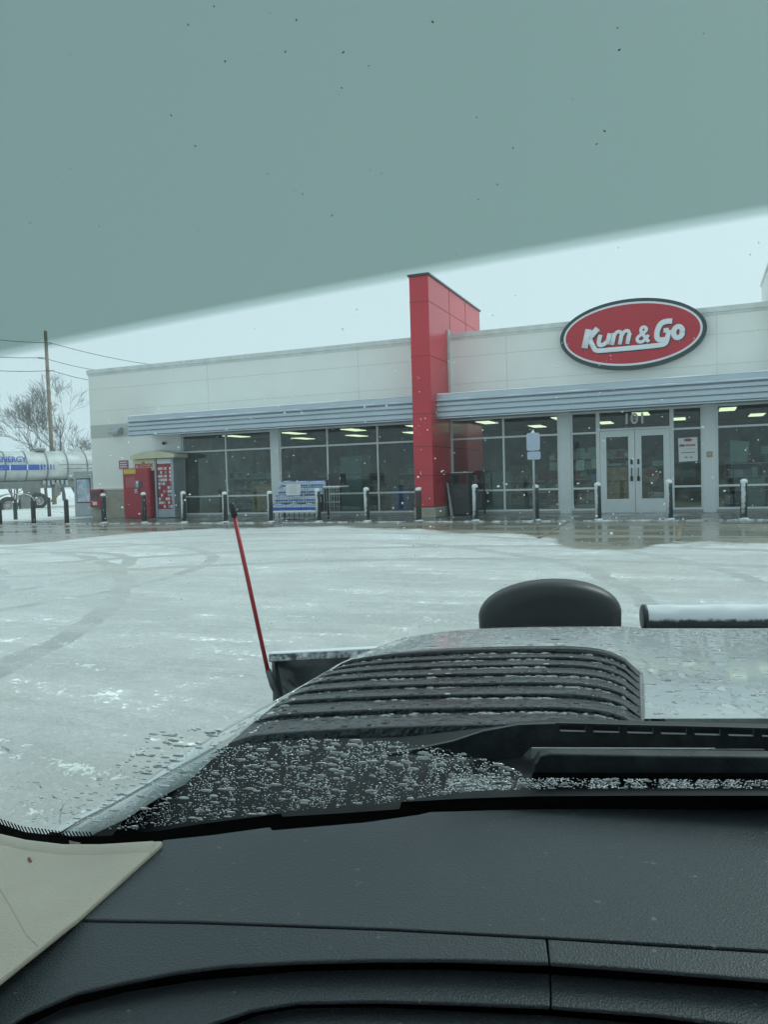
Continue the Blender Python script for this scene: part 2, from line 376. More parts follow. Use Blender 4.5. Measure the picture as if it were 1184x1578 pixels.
    rw = N(nt, 'ShaderNodeMapRange'); rw.inputs['From Min'].default_value = .4; rw.inputs['From Max'].default_value = .65; rw.inputs['To Min'].default_value = .10; rw.inputs['To Max'].default_value = .42; L(n5.outputs['Fac'], rw.inputs['Value'])
    rm = N(nt, 'ShaderNodeMix'); L(sm.outputs[0], rm.inputs['Factor']); L(rw.outputs[0], rm.inputs['A'])
    rs = N(nt, 'ShaderNodeMapRange'); rs.inputs['To Min'].default_value = .35; rs.inputs['To Max'].default_value = .8; L(mm.outputs[0], rs.inputs['Value']); L(rs.outputs[0], rm.inputs['B'])
    L(rm.outputs['Result'], b.inputs['Roughness'])
    hh = N(nt, 'ShaderNodeMath', operation='MULTIPLY'); L(mm.outputs[0], hh.inputs[0]); L(sm.outputs[0], hh.inputs[1])
    bp = N(nt, 'ShaderNodeBump', Strength=.8, Distance=.04); L(hh.outputs[0], bp.inputs['Height']); L(bp.outputs[0], b.inputs['Normal'])
    o = mb.build('parking_lot', m, None, FO, (0, 0, -FA))
    tag(o, kind='structure')
    # raised walk along the shop front
    m2, nt, b = newmat('wet_walk'); L = nt.links.new
    tc = N(nt, 'ShaderNodeTexCoord'); n1 = N(nt, 'ShaderNodeTexNoise', Scale=1.6, Detail=8.0); L(tc.outputs['Object'], n1.inputs['Vector'])
    c = N(nt, 'ShaderNodeMix', data_type='RGBA'); c.inputs['A'].default_value = (.10, .105, .095, 1); c.inputs['B'].default_value = (.19, .19, .17, 1); L(n1.outputs['Fac'], c.inputs['Factor'])
    sp = N(nt, 'ShaderNodeSeparateXYZ'); L(tc.outputs['Object'], sp.inputs[0])
    n2 = N(nt, 'ShaderNodeTexNoise', Scale=5.0, Detail=8.0, Roughness=.7); L(tc.outputs['Object'], n2.inputs['Vector'])
    e = N(nt, 'ShaderNodeMath', operation='MULTIPLY_ADD'); L(n2.outputs['Fac'], e.inputs[0]); e.inputs[1].default_value = -.75; L(sp.outputs['Y'], e.inputs[2])
    r = N(nt, 'ShaderNodeMapRange'); r.inputs['From Min'].default_value = -3.62; r.inputs['From Max'].default_value = -3.74; L(e.outputs[0], r.inputs['Value'])
    c2 = N(nt, 'ShaderNodeMix', data_type='RGBA'); L(r.outputs[0], c2.inputs['Factor']); L(c.outputs['Result'], c2.inputs['A']); c2.inputs['B'].default_value = (.75, .78, .8, 1)
    L(c2.outputs['Result'], b.inputs['Base Color'])
    rr = N(nt, 'ShaderNodeMapRange'); rr.inputs['From Min'].default_value = .35; rr.inputs['From Max'].default_value = .6; rr.inputs['To Min'].default_value = .08; rr.inputs['To Max'].default_value = .28; L(n1.outputs['Fac'], rr.inputs['Value'])
    r5 = N(nt, 'ShaderNodeMix'); L(r.outputs[0], r5.inputs['Factor']); L(rr.outputs[0], r5.inputs['A']); r5.inputs['B'].default_value = .8; L(r5.outputs['Result'], b.inputs['Roughness'])
    mb = MB(); mb.box(-20.6, 9, -3.3, 0.2, -.3, .12, bev=.02)
    tag(mb.build('sidewalk', m2, None, FO, (0, 0, -FA)), kind='structure')
    for u, o1 in ((-2.85, 7.0), (-.33, 7.3), (-5.6, 5.0)):
        mb = MB(); oo = [3.34+(o1-3.34)*k/6 for k in range(7)]
        oo = sorted(oo+[3.5, 4, 4.5, 5, 5.5, 6, 6.5]); oo = [v for v in oo if v <= o1]
        mb.grid([[(u+dx, -v, gz(v)+.005+(.0 if v < 6.9 else .012)) for v in oo] for dx in (-.04, .04)])
        tag(mb.build('parking_line', M_rust, None, FO, (0, 0, -FA)), kind='structure')
ground()

# ------------------------------------------------------------------ the shop
shop = fempty('convenience_store', -7, 0, 0, 'long low cream convenience store with grey metal awnings and a tall red pier', 'building')
shop.location = FO
def sp_(mb, name, m=None, parent=None):
    return mb.build(name, m, parent or shop)
UL, UR = -20.2, 9.0
# upper wall
mb = MB(); mb.box(UL, UR, 0, .3, 2.93, 5.26); sp_(mb, 'upper_wall', M_wall)
mb = MB()
for u in (-15.12, -9.62, -5.0, .5, 6): mb.box(u-.008, u+.008, -.003, .01, 3.6, 5.25)
for z in (4.70, 3.92): mb.box(UL+.002, UR, -.0035, .01, z-.008, z+.008)
sp_(mb, 'wall_joint', M_joint)
mb = MB(); mb.box(UL-.04, UR+.02, -.05, .36, 5.26, 5.40, bev=.01); mb.box(UL-.02, UR, -.025, .33, 5.20, 5.262); sp_(mb, 'coping', M_cope)
mb = MB(); mb.box(UL, -17.3, -.012, -.001, 2.97, 3.43); sp_(mb, 'wall_band', M_band)
mb = MB(); mb.box(UL, -16.42, 0, .3, .12, 2.93); sp_(mb, 'lower_wall', M_wall)
mb = MB(); mb.box(UL-.03, -16.45, -.06, -.001, .12, 1.10)
for z in (.36, .61, .86): mb.box(UL-.032, -16.45, -.063, -.058, z, z+.012, M_joint)
mb.box(UL-.05, -16.45, -.085, -.001, 1.10, 1.16, M_cope)
mb.mats.insert(0, M_stone)
for f in mb.bm.faces: pass
sp_(mb, 'stone_base')
mb = MB(); mb.box(UL, UL+.3, .3, 16, .12, 5.26); mb.box(UR-.3, UR, .3, 16, 0, 5.26); mb.box(UL+.3, UR-.3, 15.7, 16, 0, 5.26); sp_(mb, 'side_wall', M_wall)
mb = MB(); mb.box(UL+.3, UR-.3, .3, 15.7, 4.9, 5.0); sp_(mb, 'roof', M_snow)
# red pier
mb = MB(); mb.box(-7.27, -6.72, -1.71, 3.65, .42, 6.72, bev=.012); sp_(mb, 'red_pier', M_red)
mb = MB()
for z in (1.28, 2.08, 2.98, 4.55, 6.02):
    mb.box(-7.275, -6.715, -1.716, 3.655, z-.009, z+.009)
for y in (.2, 1.9): mb.box(-6.721, -6.714, y-.009, y+.009, 5.4, 6.7)
sp_(mb, 'pier_seam', M_redseam)
mb = MB(); mb.box(-7.31, -6.68, -1.75, 3.69, 6.722, 6.775, mat('dark_cap', (.10, .11, .11), .5), bev=.008); mb.box(-7.27, -6.74, -1.70, 3.6, 6.776, 6.79, M_snow); sp_(mb, 'pier_cap')
mb = MB(); mb.box(-7.29, -6.66, -1.75, -.002, .12, .40, M_stone, bev=.015); sp_(mb, 'pier_base')
mb = MB(); mb.box(-6.73, -6.66, -.09, -.003, 3.5, 5.5, M_cope); sp_(mb, 'pier_flashing')
# pale pier at the right
zt_ = fac(1183, 408, .35)[1]; mb = MB(); mb.box(1.70, 3.4, -.35, 2.2, 3.58, zt_, M_wall); mb.box(1.67, 3.45, -.4, 2.25, zt_, zt_+.08, M_cope); sp_(mb, 'pale_pier')
# awnings
def awning(u0, u1):
    prof = [(.0, 3.52), (1.24, 3.52), (1.24, 3.37), (1.30, 3.365), (1.30, 3.335), (1.22, 3.33)]
    z = 3.33
    for k in range(3):
        prof += [(1.225, z-.005), (1.255, z-.05), (1.255, z-.125), (1.21, z-.145)]; z -= .15
    prof += [(1.24, z-.005), (1.24, 2.85), (1.16, 2.85), (1.16, 2.92), (.0, 2.92)]
    prof = prof[::-1]
    mb = MB(); mb.poly([(u0, -a, b) for a, b in prof], (u1-u0, 0, 0), M_awn)
    o = sp_(mb, 'awning')
    mb = MB(); rows = []
    n = int((u1-u0)/.12)
    for (a, h) in ((.02, 0), (.05, .03), (.6, .045), (1.18, .03), (1.25, .0)):
        rows.append([(u0+.02+(u1-u0-.04)*i/n, -a-.015*noise.noise(Vector((i*.4, a, u0))), 3.523+h*(1+.7*noise.noise(Vector((i*.25, a*3, u0))))) for i in range(n+1)])
    mb.grid(rows); sp_(mb, 'awning_snow', M_snow, o)
    mb = MB(); rows = []
    n2 = int((u1-u0)/.05)
    for k, (a, h) in enumerate(((1.25, .0), (1.262, .014), (1.29, .014), (1.303, -.002))):
        rows.append([(u0+(u1-u0)*i/n2, -a-.004*noise.noise(Vector((i*.6, k, 2))), 3.367+h*max(.15, .8+1.2*noise.noise(Vector((i*.11, 0, u0))))) for i in range(n2+1)])
    mb.grid(rows); sp_(mb, 'awning_snow', M_snow, o)
awning(-17.46, -7.275); awning(-6.98+.26-.0, UR-.2)
# fill under awning between pier and bay
ZS, ZH = .19, 2.90
def frame_mb(u0, u1, vs, rails, z0=ZS, z1=ZH, wd=.05, y0=.03, y1=.13):
    mb = MB()
    mb.box(u0, u1, y0, y1, z0, z0+wd); mb.box(u0, u1, y0, y1, z1-wd, z1)
    for u in [u0+wd/2]+vs+[u1-wd/2]: mb.box(u-wd/2, u+wd/2, y0+.002, y1-.002, z0+wd, z1-wd)
    for r in rails: mb.box(u0+wd, u1-wd, y0+.004, y1-.004, r-wd/2, r+wd/2)
    return mb
def bay(u0, u1, vs, rails=(.80, 2.32)):
    f = sp_(frame_mb(u0, u1, vs, rails), 'window', M_alu)
    edges = [u0]+vs+[u1]
    for a, b in zip(edges, edges[1:]):
        zz = [ZS+.02]+list(rails)+[ZH-.02]
        for c, d in zip(zz, zz[1:]):
            mb = MB()
            yy = .075+random.uniform(-.004, .004)
            q = [(a+.005, yy+random.uniform(-.006, .006), c), (b-.005, yy+random.uniform(-.006, .006), c), (b-.005, yy+random.uniform(-.008, .008), d), (a+.005, yy+random.uniform(-.008, .008), d)]
            mb.poly(q, (0, .006, 0)); sp_(mb, 'pane', M_glass, f)
bay(-16.30, -12.79, [-14.54]); bay(-12.50, -7.27, [-10.78, -9.07]); bay(-6.72, -3.57, [-5.15])
bay(-3.25, -2.52, []); bay(-.62, .14, [], (.80, 2.32)); bay(.46, 5.6, [2.17, 3.88]); 
# transom over the doors
f = sp_(frame_mb(-2.52, -.62, [], [], 2.36, ZH), 'window', M_alu)
mb = MB(); mb.box(-2.5, -.64, .072, .08, 2.38, ZH-.02); sp_(mb, 'pane', M_glass, f)
tt = text_mesh('101', .40, M_paper, 'house_number', shop, (-1.555, .012, 2.635), ext=.003, offset=.008)
# columns between bays and the sill under the glass
for a, b in ((-16.42, -16.30), (-12.79, -12.50), (-3.57, -3.25), (.14, .46), (5.6, UR)):
    mb = MB(); mb.box(a, b, 0, .2, .12, 2.93)
    if b-a < .5: mb.box((a+b)/2-.006, (a+b)/2+.006, -.002, .002, .12, 2.92, M_joint)
    mb.mats = [M_alu, M_joint]; sp_(mb, 'storefront_column')
M_sill = mat('sill_concrete', (.28, .29, .28), .5)
for a, b in ((-16.30, -12.79), (-12.50, -7.27), (-6.72, -3.57), (-3.25, -2.52), (-.62, .14), (.46, 5.6)):
    mb = MB(); mb.box(a, b, .01, .2, .115, ZS); sp_(mb, 'sill', M_sill)
mb = MB(); mb.box(-16.42, 5.6, .135, .3, 2.90, 2.93); sp_(mb, 'window_head', M_alu)
# doors
def door(u0, u1, hinge_left):
    st, z0, z1 = .165, .135, 2.35
    mb = MB()
    mb.box(u0, u0+st, .02, .075, z0, z1, bev=.004); mb.box(u1-st, u1, .02, .075, z0, z1, bev=.004)
    mb.box(u0+st, u1-st, .024, .071, z0, z0+.36); mb.box(u0+st, u1-st, .024, .071, z1-.17, z1)
    d = sp_(mb, 'door', M_alu)
    mb = MB(); mb.box(u0+st-.01, u1-st+.01, .045, .052, z0+.35, z1-.16); sp_(mb, 'pane', M_glass, d)
    hx = u1-st/2 if hinge_left else u0+st/2
    mb = MB()
    mb.tube([(hx, .02, 1.0), (hx, -.06, 1.02), (hx, -.06, 1.30), (hx, .02, 1.32)], .014, 8)
    mb.box(hx-.035, hx+.035, .005, .019, .97, 1.1, M_steel); mb.box(hx-.03, hx+.03, .005, .019, 1.42, 1.56, M_steel)
    mb.mats = [M_dark, M_steel]
    mb.bm.faces.ensure_lookup_table()
    sp_(mb, 'handle', None, d)
    return d
door(-2.465, -1.562, True); door(-1.552, -.665, False)
mb = MB(); mb.box(-2.52, -2.47, .01, .14, .12, 2.36); mb.box(-.66, -.62, .01, .14, .12, 2.36); mb.box(-2.47, -.66, .01, .14, .10, .13); sp_(mb, 'door_frame', M_alu)
# interior shell
mb = MB(); mb.box(UL+.3, UR-.3, .3, 10, 0, .118); sp_(mb, 'interior_floor', M_intfloor)
mb = MB(); mb.box(-16.9, UR-.3, .3, 10, 3.02, 3.1); sp_(mb, 'interior_ceiling', M_intceil)
mb = MB(); mb.box(-17.0, UR-.3, 9.7, 10, .12, 3.0); mb.box(-17.0, -16.9, .3, 9.7, .12, 3.0); sp_(mb, 'interior_wall', M_intwall)

# signs and lamps on the wall ------------------------------------------------
Z2 = lambda x, y: (860+x/4.933, 450+y/4.936)
cx, cz = -1.59, 4.865
def ell(a, b, y0, dy, m, mb, n=72):
    # the oval leans like the photo's: fitted half axes
    pts = [(cx+a*math.cos(2*math.pi*k/n), y0, cz+b*math.sin(2*math.pi*k/n)) for k in range(n)]
    mb.poly(pts, (0, dy, 0), m)
sg = fempty('wall_sign', 0, 0, 0, 'large oval red sign with white lettering on the cream wall above the doors', 'sign'); sg.location = FO
mb = MB(); ell(1.86, .925, -.26, .25, M_signdark, mb); bevel(mb.build('sign_case', None, sg), .015)
mb = MB(); ell(1.755, .83, -.275, .014, M_signwhite, mb); mb.build('sign_border', None, sg)
mb = MB(); ell(1.70, .775, -.288, .012, M_signred, mb); mb.build('sign_face', None, sg)
def strokes(dx, dz, off, m, rs=1.0):
    mb = MB()
    P = lambda x, y: (lambda q: (q[0]+dx, -off, q[1]+dz))(fac(*Z2(x, y), off))
    k = 1/4.933*(FD-2)/F*rs*.5
    def st(pts, wd=36, sm=True):
        # smooth the polyline with Chaikin
        if sm:
            for _ in range(2):
                q = [pts[0]]
                for a, b in zip(pts, pts[1:]):
                    q += [(a[0]*.75+b[0]*.25, a[1]*.75+b[1]*.25), (a[0]*.25+b[0]*.75, a[1]*.25+b[1]*.75)]
                q.append(pts[-1]); pts = q
        mb.tube([P(*p) for p in pts], wd*k, 10, m, flat=.12)
    st([(204, 428), (236, 284)], 46, False); st([(232, 362), (305, 276)], 40, False)
    st([(240, 352), (268, 412), (290, 448), (330, 446), (560, 426), (790, 404), (822, 392), (836, 350), (846, 288)], 34)
    st([(846, 290), (806, 294)], 32, False)
    st([(872, 222), (830, 222), (786, 236), (758, 290), (752, 345), (775, 368), (818, 362)], 38)
    st([(326, 326), (310, 385), (318, 408), (348, 402), (376, 380)], 30); st([(396, 314), (378, 398)], 32, False)
    st([(432, 312), (414, 404)], 29, False); st([(487, 322), (472, 400)], 27, False); st([(546, 316), (530, 396)], 29, False)
    st([(430, 334), (450, 302), (480, 300), (486, 330)], 24); st([(490, 328), (508, 298), (540, 292), (546, 322)], 24)
    st([(694, 380), (660, 336), (632, 302), (636, 272), (662, 264), (680, 282), (662, 306), (618, 334), (600, 362), (622, 384), (656, 374), (692, 326)], 23)
    n = 16; st([(916+34*math.cos(2*math.pi*i/n)+4*math.sin(2*math.pi*i/n)*-1, 305+43*math.sin(2*math.pi*i/n)) for i in range(n+1)], 36, False)
    return mb
strokes(.02, -.025, .291, M_signdark, 1.22).build('letter_shadow', None, sg)
strokes(0, 0, .305, M_signwhite, 1.13).build('lettering', None, sg)
o = fempty('wall_lamp', -18.96, .0, 3.12, 'grey metal lamp box on the taupe band of the wall', 'lamp')
mb = MB(); mb.poly([(-.22, 0, -.05), (-.22, -.30, -.05), (-.22, -.30, .03), (-.22, -.16, .16), (-.22, 0, .16)], (.44, 0, 0), M_steel); bevel(mb.build('housing', None, o), .012)
mb = MB(); mb.box(-.18, .18, -.27, -.06, -.062, -.049, M_signwhite); mb.build('lens', None, o)
o = fempty('security_camera', -16.95, .0, 2.66, 'small round dome fixture on the wall above the kiosk', 'camera')
mb = MB(); mb.tube([(0, 0, 0), (0, -.10, 0)], .05, 14, M_steel); mb.build('mount', None, o)
mb = MB(); mb.sphere((0, -.11, -.01), .055, M_dark); mb.build('dome', None, o)
o = fempty('small_sign', fac(190.5, 716, 0)[0], .0, fac(190.5, 716, 0)[1], 'small red notice board on the wall left of the kiosk', 'sign')
mb = MB(); mb.box(-.2, .2, -.02, -.001, -.15, .15, M_redink); mb.build('panel', None, o)
mb = MB()
for z in (.08, 0, -.08): mb.box(-.15, .15, -.025, -.019, z-.016, z+.016, M_paper)
mb.build('writing', None, o)
o = fempty('wall_box', -19.93, .03, .42, 'small red box with a window mounted on the stone base at the corner', 'box')
mb = MB(); mb.box(-.19, .28, -.25, -.06, .08, .72, M_kred, bev=.015); mb.build('cabinet', None, o)
mb = MB(); mb.box(-.12, .21, -.262, -.251, .38, .64, M_screen); mb.build('window', None, o)
mb = MB(); mb.box(-.05, .14, -.27, -.25, .16, .28, M_paper); mb.build('handle_plate', None, o)
# call plate between door and right bay
o = fempty('key_plate', .30, .0, 1.62, 'small brass coloured plate on the column right of the doors', 'plate')
mb = MB(); mb.box(-.07, .07, -.03, -.001, -.07, .07, mat('brass', (.33, .30, .20), .4), bev=.006); mb.build('plate', None, o)
mb = MB(); mb.box(-.035, .035, -.036, -.029, -.03, .03, M_steel); mb.build('slot', None, o)

# kiosk pair ----------------------------------------------------------------
def U(px, py, off): return fac(px, py, off)
o = fempty('rental_kiosk', 0, 0, 0, 'tall red rental kiosk against the wall with yellow top panel and small screen', 'kiosk'); o.location = FO
u0, _ = fac(191, 790, .80); u1, _ = fac(231, 790, .80); zt = fac(195, 722, .80)[1]; 
mb = MB()
mb.poly([(u0, -.80, .14), (u1-.05, -.80, .14), (u1, -.73, .14), (u1, -.30, .14), (u0, -.30, .14)], (0, 0, zt-.14), M_kred); bevel(mb.build('cabinet', None, o), .03, 3)
def quadz(mbx, pts, off, th, m): mbx.poly([(lambda q: (q[0], -off, q[1]))(fac(*p, off)) for p in pts], (0, th, 0), m)
ZK = lambda x, y: (170+x/9.867, 680+y/9.869)
def kz(*pp): return [ZK(*p) for p in pp]
mb = MB(); quadz(mb, kz((195, 430), (378, 425), (378, 495), (200, 500)), .815, .014, M_yellow); mb.build('header_panel', None, o)
mb = MB(); quadz(mb, kz((232, 545), (370, 540), (372, 700), (236, 705)), .812, .010, M_redink); mb.build('poster', None, o)
mb = MB(); quadz(mb, kz((378, 600), (425, 598), (427, 700), (380, 702)), .835, .03, M_steel); quadz(mb, kz((430, 612), (475, 610), (477, 698), (432, 700)), .818, .014, M_screen); mb.build('screen', None, o)
mb = MB(); quadz(mb, kz((365, 725), (405, 724), (407, 790), (368, 792)), .87, .06, M_steel); mb.build('card_reader', None, o)
o = fempty('display_cabinet', 0, 0, 0, 'grey display cabinet of red and white film covers under a cream arched canopy', 'display'); o.location = FO
a0, _ = fac(240, 785, .62); a1, _ = fac(267, 785, .62); zb = .14; z1 = fac(255, 705, .62)[1]
mb = MB(); mb.box(a0, a0+.07, -.62, -.06, zb, z1, M_steel); mb.box(a1-.04, a1+.06, -.62, -.06, zb, z1, M_steel); mb.box(a0+.07, a1-.04, -.60, -.06, zb, .42, M_steel); mb.box(a0+.07, a1-.04, -.55, -.06, .42, z1, M_screen); mb.build('cabinet', None, o)
mb = MB(); random.seed(3)
mb.box(a0+.08, a1-.05, -.553, -.549, .43, z1-.22, M_kred)
for i in range(6):
    for j in range(11):
        x = a0+.10+i*(a1-a0-.16)/6; z = .46+j*(z1-.46-.28)/11
        mb.box(x, x+(a1-a0-.16)/6-.02, -.565, -.5535, z, z+(z1-.74)/11-.04, random.choice([M_kred, M_kred, M_redink, M_paper, M_paper, M_steel]))
mb.build('film_covers', None, o)
mb = MB(); mb.box(a0+.09, a1-.06, -.585, -.55, z1-.20, z1-.04, M_signwhite); mb.build('header', None, o)
s0, _ = fac(205, 715, .62); 
mb = MB(); mb.box(s0, a0+.02, -.64, -.5, z1-.42, z1-.03, M_cream, bev=.01); mb.build('sign_panel', None, o)
t = text_mesh('redbox', .27, M_kred, 'writing', o, ((s0+a0)/2+.03, -.645, z1-.22), ext=.003, offset=.006, shear=.0, sx=.95)
mb = MB(); prof = []
c0, c1 = fac(201, 703, .75)[0], fac(270, 703, .75)[0]
n = 14
top = [(c0+(c1-c0)*i/n, -.80, z1+.06+.17*math.sin(math.pi*(.08+.84*i/n))) for i in range(n+1)]
bot = [(c1, -.80, z1-.02), (c0, -.80, z1-.02)]
mb.poly(top+bot, (0, .74, 0), M_cream); bevel(mb.build('canopy', None, o), .012)
mb = MB()
mb.grid([[(p[0], -.78+.0*j, p[2]+.002+(.03 if j == 1 else 0)) if j != 2 else (p[0], -.08, p[2]+.004) for p in top] for j in range(3)])
for k, v in enumerate(mb.bm.verts):
    if (k // (n+1)) == 1: v.co.y = -.45
mb.build('snow_cap', M_snow, o)

# trash bin, leaning board --------------------------------------------------
o = fempty('trash_bin', 0, 0, 0, 'black boxy waste bin with open hood beside the red pier', 'bin'); o.location = FO
b0 = fac(697, 790, .75)[0]; b1 = fac(724, 790, .75)[0]
mb = MB(); mb.box(b0, b1, -.8, -.2, .14, 1.02, M_dark, bev=.03); mb.build('body', None, o)
mb = MB(); mb.box(b0-.01, b0+.05, -.81, -.19, 1.02, 1.26, M_dark); mb.box(b1-.05, b1+.01, -.81, -.19, 1.02, 1.26, M_dark); mb.box(b0-.02, b1+.02, -.83, -.17, 1.26, 1.33, M_dark, bev=.02); mb.build('hood', None, o)
mb = MB(); mb.box(b0, b1, -.79, -.2, 1.332, 1.352, M_snow, bev=.008); mb.build('snow_cap', None, o)
mb = MB(); mb.box(b0+.10, b1-.10, -.815, -.8, .66, .86, M_boldark); mb.build('flap', None, o)
o = fempty('wiper_stand', 0, 0, 0, 'dark arched frame stand behind the waste bin', 'stand'); o.location = FO
mb = MB(); c0 = b1+.02; mb.tube([(c0, -.35, .14), (c0, -.35, 1.3), (c0+.06, -.35, 1.36), (c0+.26, -.35, 1.36), (c0+.32, -.35, 1.3), (c0+.32, -.35, .14)], .025, 8, M_dark); mb.build('frame', None, o)
mb = MB(); mb.box(c0+.03, c0+.29, -.42, -.28, .3, .8, M_dark, bev=.02); mb.build('basket', None, o)
mb = MB(); mb.box(c0+.06, c0+.10, -.45, -.41, .35, .7, M_galv); mb.build('pail', None, o)
o = fempty('leaning_board', 0, 0, 0, 'thin grey board leaning between the red pier and the waste bin', 'board'); o.location = FO
p0 = fac(686, 744, .85); p1 = fac(695, 798, .95)
mb = MB(); mb.poly([(p0[0], -.7, p0[1]), (p0[0]+.05, -.7, p0[1]), (p1[0]+.05, -.95, .125), (p1[0], -.95, .125)], (0, .1, 0), M_wood); mb.build('board', None, o)

# water rack ----------------------------------------------------------------
RO = 2.3
r0 = fac(417, 790, RO)[0]; r1 = fac(489, 790, RO)[0]
rk = fempty('water_rack', 0, 0, 0, 'low black steel rack stacked with bottled water outside the middle windows', 'rack'); rk.location = FO
for u in (r0+.03, r1-.03):
    mb = MB(); mb.box(u-.02, u+.02, -RO, -RO+.04, .12, .95, M_dark); mb.build('post', None, rk)
    mb = MB(); mb.box(u-.02, u+.02, -RO+.75, -RO+.79, .12, 1.25, M_dark); mb.build('post', None, rk)
for z in (.36, ):
    mb = MB(); mb.box(r0, r1, -RO, -RO+.8, z-.03, z, M_dark)
    for k in range(9): mb.box(r0+.1+k*(r1-r0-.2)/8-.01, r0+.1+k*(r1-r0-.2)/8+.01, -RO+.02, -RO+.04, .14, z-.03, M_dark)
    mb.box(r0, r1, -RO+.02, -RO+.04, .16, .18, M_galv)
    mb.build('shelf', None, rk)
mb = MB(); n = 22
rows = [[(r0+(r1-r0)*i/n, -RO-.03+a, z+.012*noise.noise(Vector((i*.5, a*9, 0)))) for i in range(n+1)] for a, z in ((0, .325), (-.015, .35), (0, .385), (.06, .375))]
mb.grid(rows); mb.build('snow_ledge', M_snow, rk)
def pack(label):
    o = empty('water_pack', (0, 0, 0), -FA, label, 'water pack', 'packs of bottled water on the rack')
    mb = MB(); nx, ny = 6, 2
    for i in range(nx):
        for j in range(ny):
            mb.lathe([(.0, 0), (.034, .0), (.036, .02), (.036, .13), (.032, .15), (.015, .20), (.015, .205)], (i-(nx-1)/2)*.074, (j-(ny-1)/2)*.074, 9, M_bottle)
            mb.lathe([(.017, .2), (.017, .222), (0, .224)], (i-(nx-1)/2)*.074, (j-(ny-1)/2)*.074, 8, M_blue)
    mb.build('bottles', None, o)
    mb = MB(); mb.box(-.224, .224, -.078, .078, .03, .115, M_blue, bev=.008); mb.build('wrap', None, o)
    mb = MB(); mb.sphere((0, 0, .205), 1, M_snow, 2, (.15, .05, .024)); mb.build('snow', None, o)
    return o
pk = pack('blue wrapped water pack, leftmost in the front row of the rack'); first = True
mb = MB(); mb.box(-.20, .20, -.0765, .0765, .06, .10, mat('pale_wrap', (.08, .14, .40), .4, var=.5, vs=12), bev=.008); _o = mb.build('wrap_tmp'); palew = _o.data; bpy.data.objects.remove(_o)
pw = (r1-r0)/3.05
names = ['leftmost', 'middle', 'rightmost']
lay = []
for i in range(3): lay.append((r0+.23+i*pw, RO-.10, .365, 'in the front row of the rack', names[i]))
lv = [(RO-.30, .60, 'in the second tier behind the front row'), (RO-.48, .83, 'in the third tier of the rack'), (RO-.62, 1.02, 'on the top tier of the rack')]
for off, z, s in lv:
    for i in range(3): lay.append((r0+.23+i*pw+.02, off, z, s, names[i]))
for k, (u, off, z, s, nm) in enumerate(lay):
    c = pk if k == 0 else copy_tree(pk)
    c.location = floc(u, off, z)
    if z > .5:
        for ch in [q for q in bpy.data.objects if q.parent == c]:
            if ch.name.startswith('wrap'): ch.data = palew
            if ch.name.startswith('snow'): ch.location.z = -.02*(k % 3)
    c['label'] = ('blue wrapped' if z < .5 else 'snow dusted') + ' water pack, %s %s' % (nm, s)
    c.scale = (pw/.46, 1, 1.0)
# inner riser boxes which carry the upper tiers
mb = MB(); mb.box(r0+.04, r1-.04, -RO+.22, -RO+.37, .362, .595, M_dark); mb.box(r0+.04, r1-.04, -RO+.40, -RO+.54, .362, .825, M_dark); mb.box(r0+.04, r1-.04, -RO+.55, -RO+.78, .362, 1.015, M_dark); mb.build('riser', None, rk)
o = fempty('price_card', 0, 0, 0, 'white price card taped to the front of the stacked water', 'sign'); o.location = FO
q = [fac(400+x/9.867, 720+y/9.87, RO+.02) for x, y in ((400, 265), (625, 262), (615, 425), (405, 432))]
mb = MB(); mb.poly([(a, -RO-.02, b) for a, b in q], (0, .012, 0), M_paper); mb.build('card', None, o)
mb = MB(); um = (q[0][0]+q[1][0])/2; zm = (q[0][1]+q[2][1])/2
for k in range(4): mb.box(um-.12, um+.12-.03*(k % 2), -RO-.027, -RO-.02, zm+.10-k*.06, zm+.108-k*.06, M_teal)
mb.build('writing', None, o)
o = fempty('cart_corral', 0, 0, 0, 'empty grey wire rack standing right of the bottled water', 'rack'); o.location = FO
c0 = r1+.03; mb = MB()
for k in range(7): mb.tube([(c0+.08*k, -1.9, .14), (c0+.08*k, -1.9, 1.0)], .008, 6, M_galv)
for z in (.2, .6, 1.0): mb.tube([(c0, -1.9, z), (c0+.5, -1.9, z)], .014, 6, M_galv)
mb.build('wire_panel', None, o)
mb = MB(); mb.box(c0-.02, c0+.52, -1.92, -1.30, 1.02, 1.06, M_snow, bev=.01); mb.build('snow_cap', None, o)
mb = MB(); mb.box(c0, c0+.4, -1.6, -1.2, 1.08, 1.42, M_dark, bev=.02); mb.build('black_tub', None, o)

# bollards ------------------------------------------------------------------
def bollard(m, label, snow=True):
    o = empty('bollard', (0, 0, 0), 0, label, 'bollard', 'steel bollards in front of the store')
    mb = MB(); mb.lathe([(0, -.15), (.072, -.15), (.072, .80), (.068, .825), (0, .83)], seg=20, m=m); mb.build('post', None, o)
    mb = MB()
    if snow:
        mb.lathe([(.0725, .80), (.077, .81), (.078, .835), (.064, .865), (.035, .882), (0, .887)], seg=18, m=M_snow)
        mb.build('snow_cap', None, o)
        mb = MB(); mb.lathe([(.115, -.001), (.10, .010), (.08, .018), (.071, .03)], seg=14, m=M_snow)
        for v in mb.bm.verts: v.co.x *= 1+.3*noise.noise(v.co*7)
        mb.build('snow_skirt', None, o)
    else:
        mb.lathe([(.069, .81), (.060, .85), (0, .865)], seg=18, m=M_boldark); mb.build('cap', None, o)
    return o
pa = bollard(M_bolsnow, ''); pb = bollard(M_bolsome, ''); pc = bollard(M_boldark, '', False); pd = bollard(M_boldark, '')
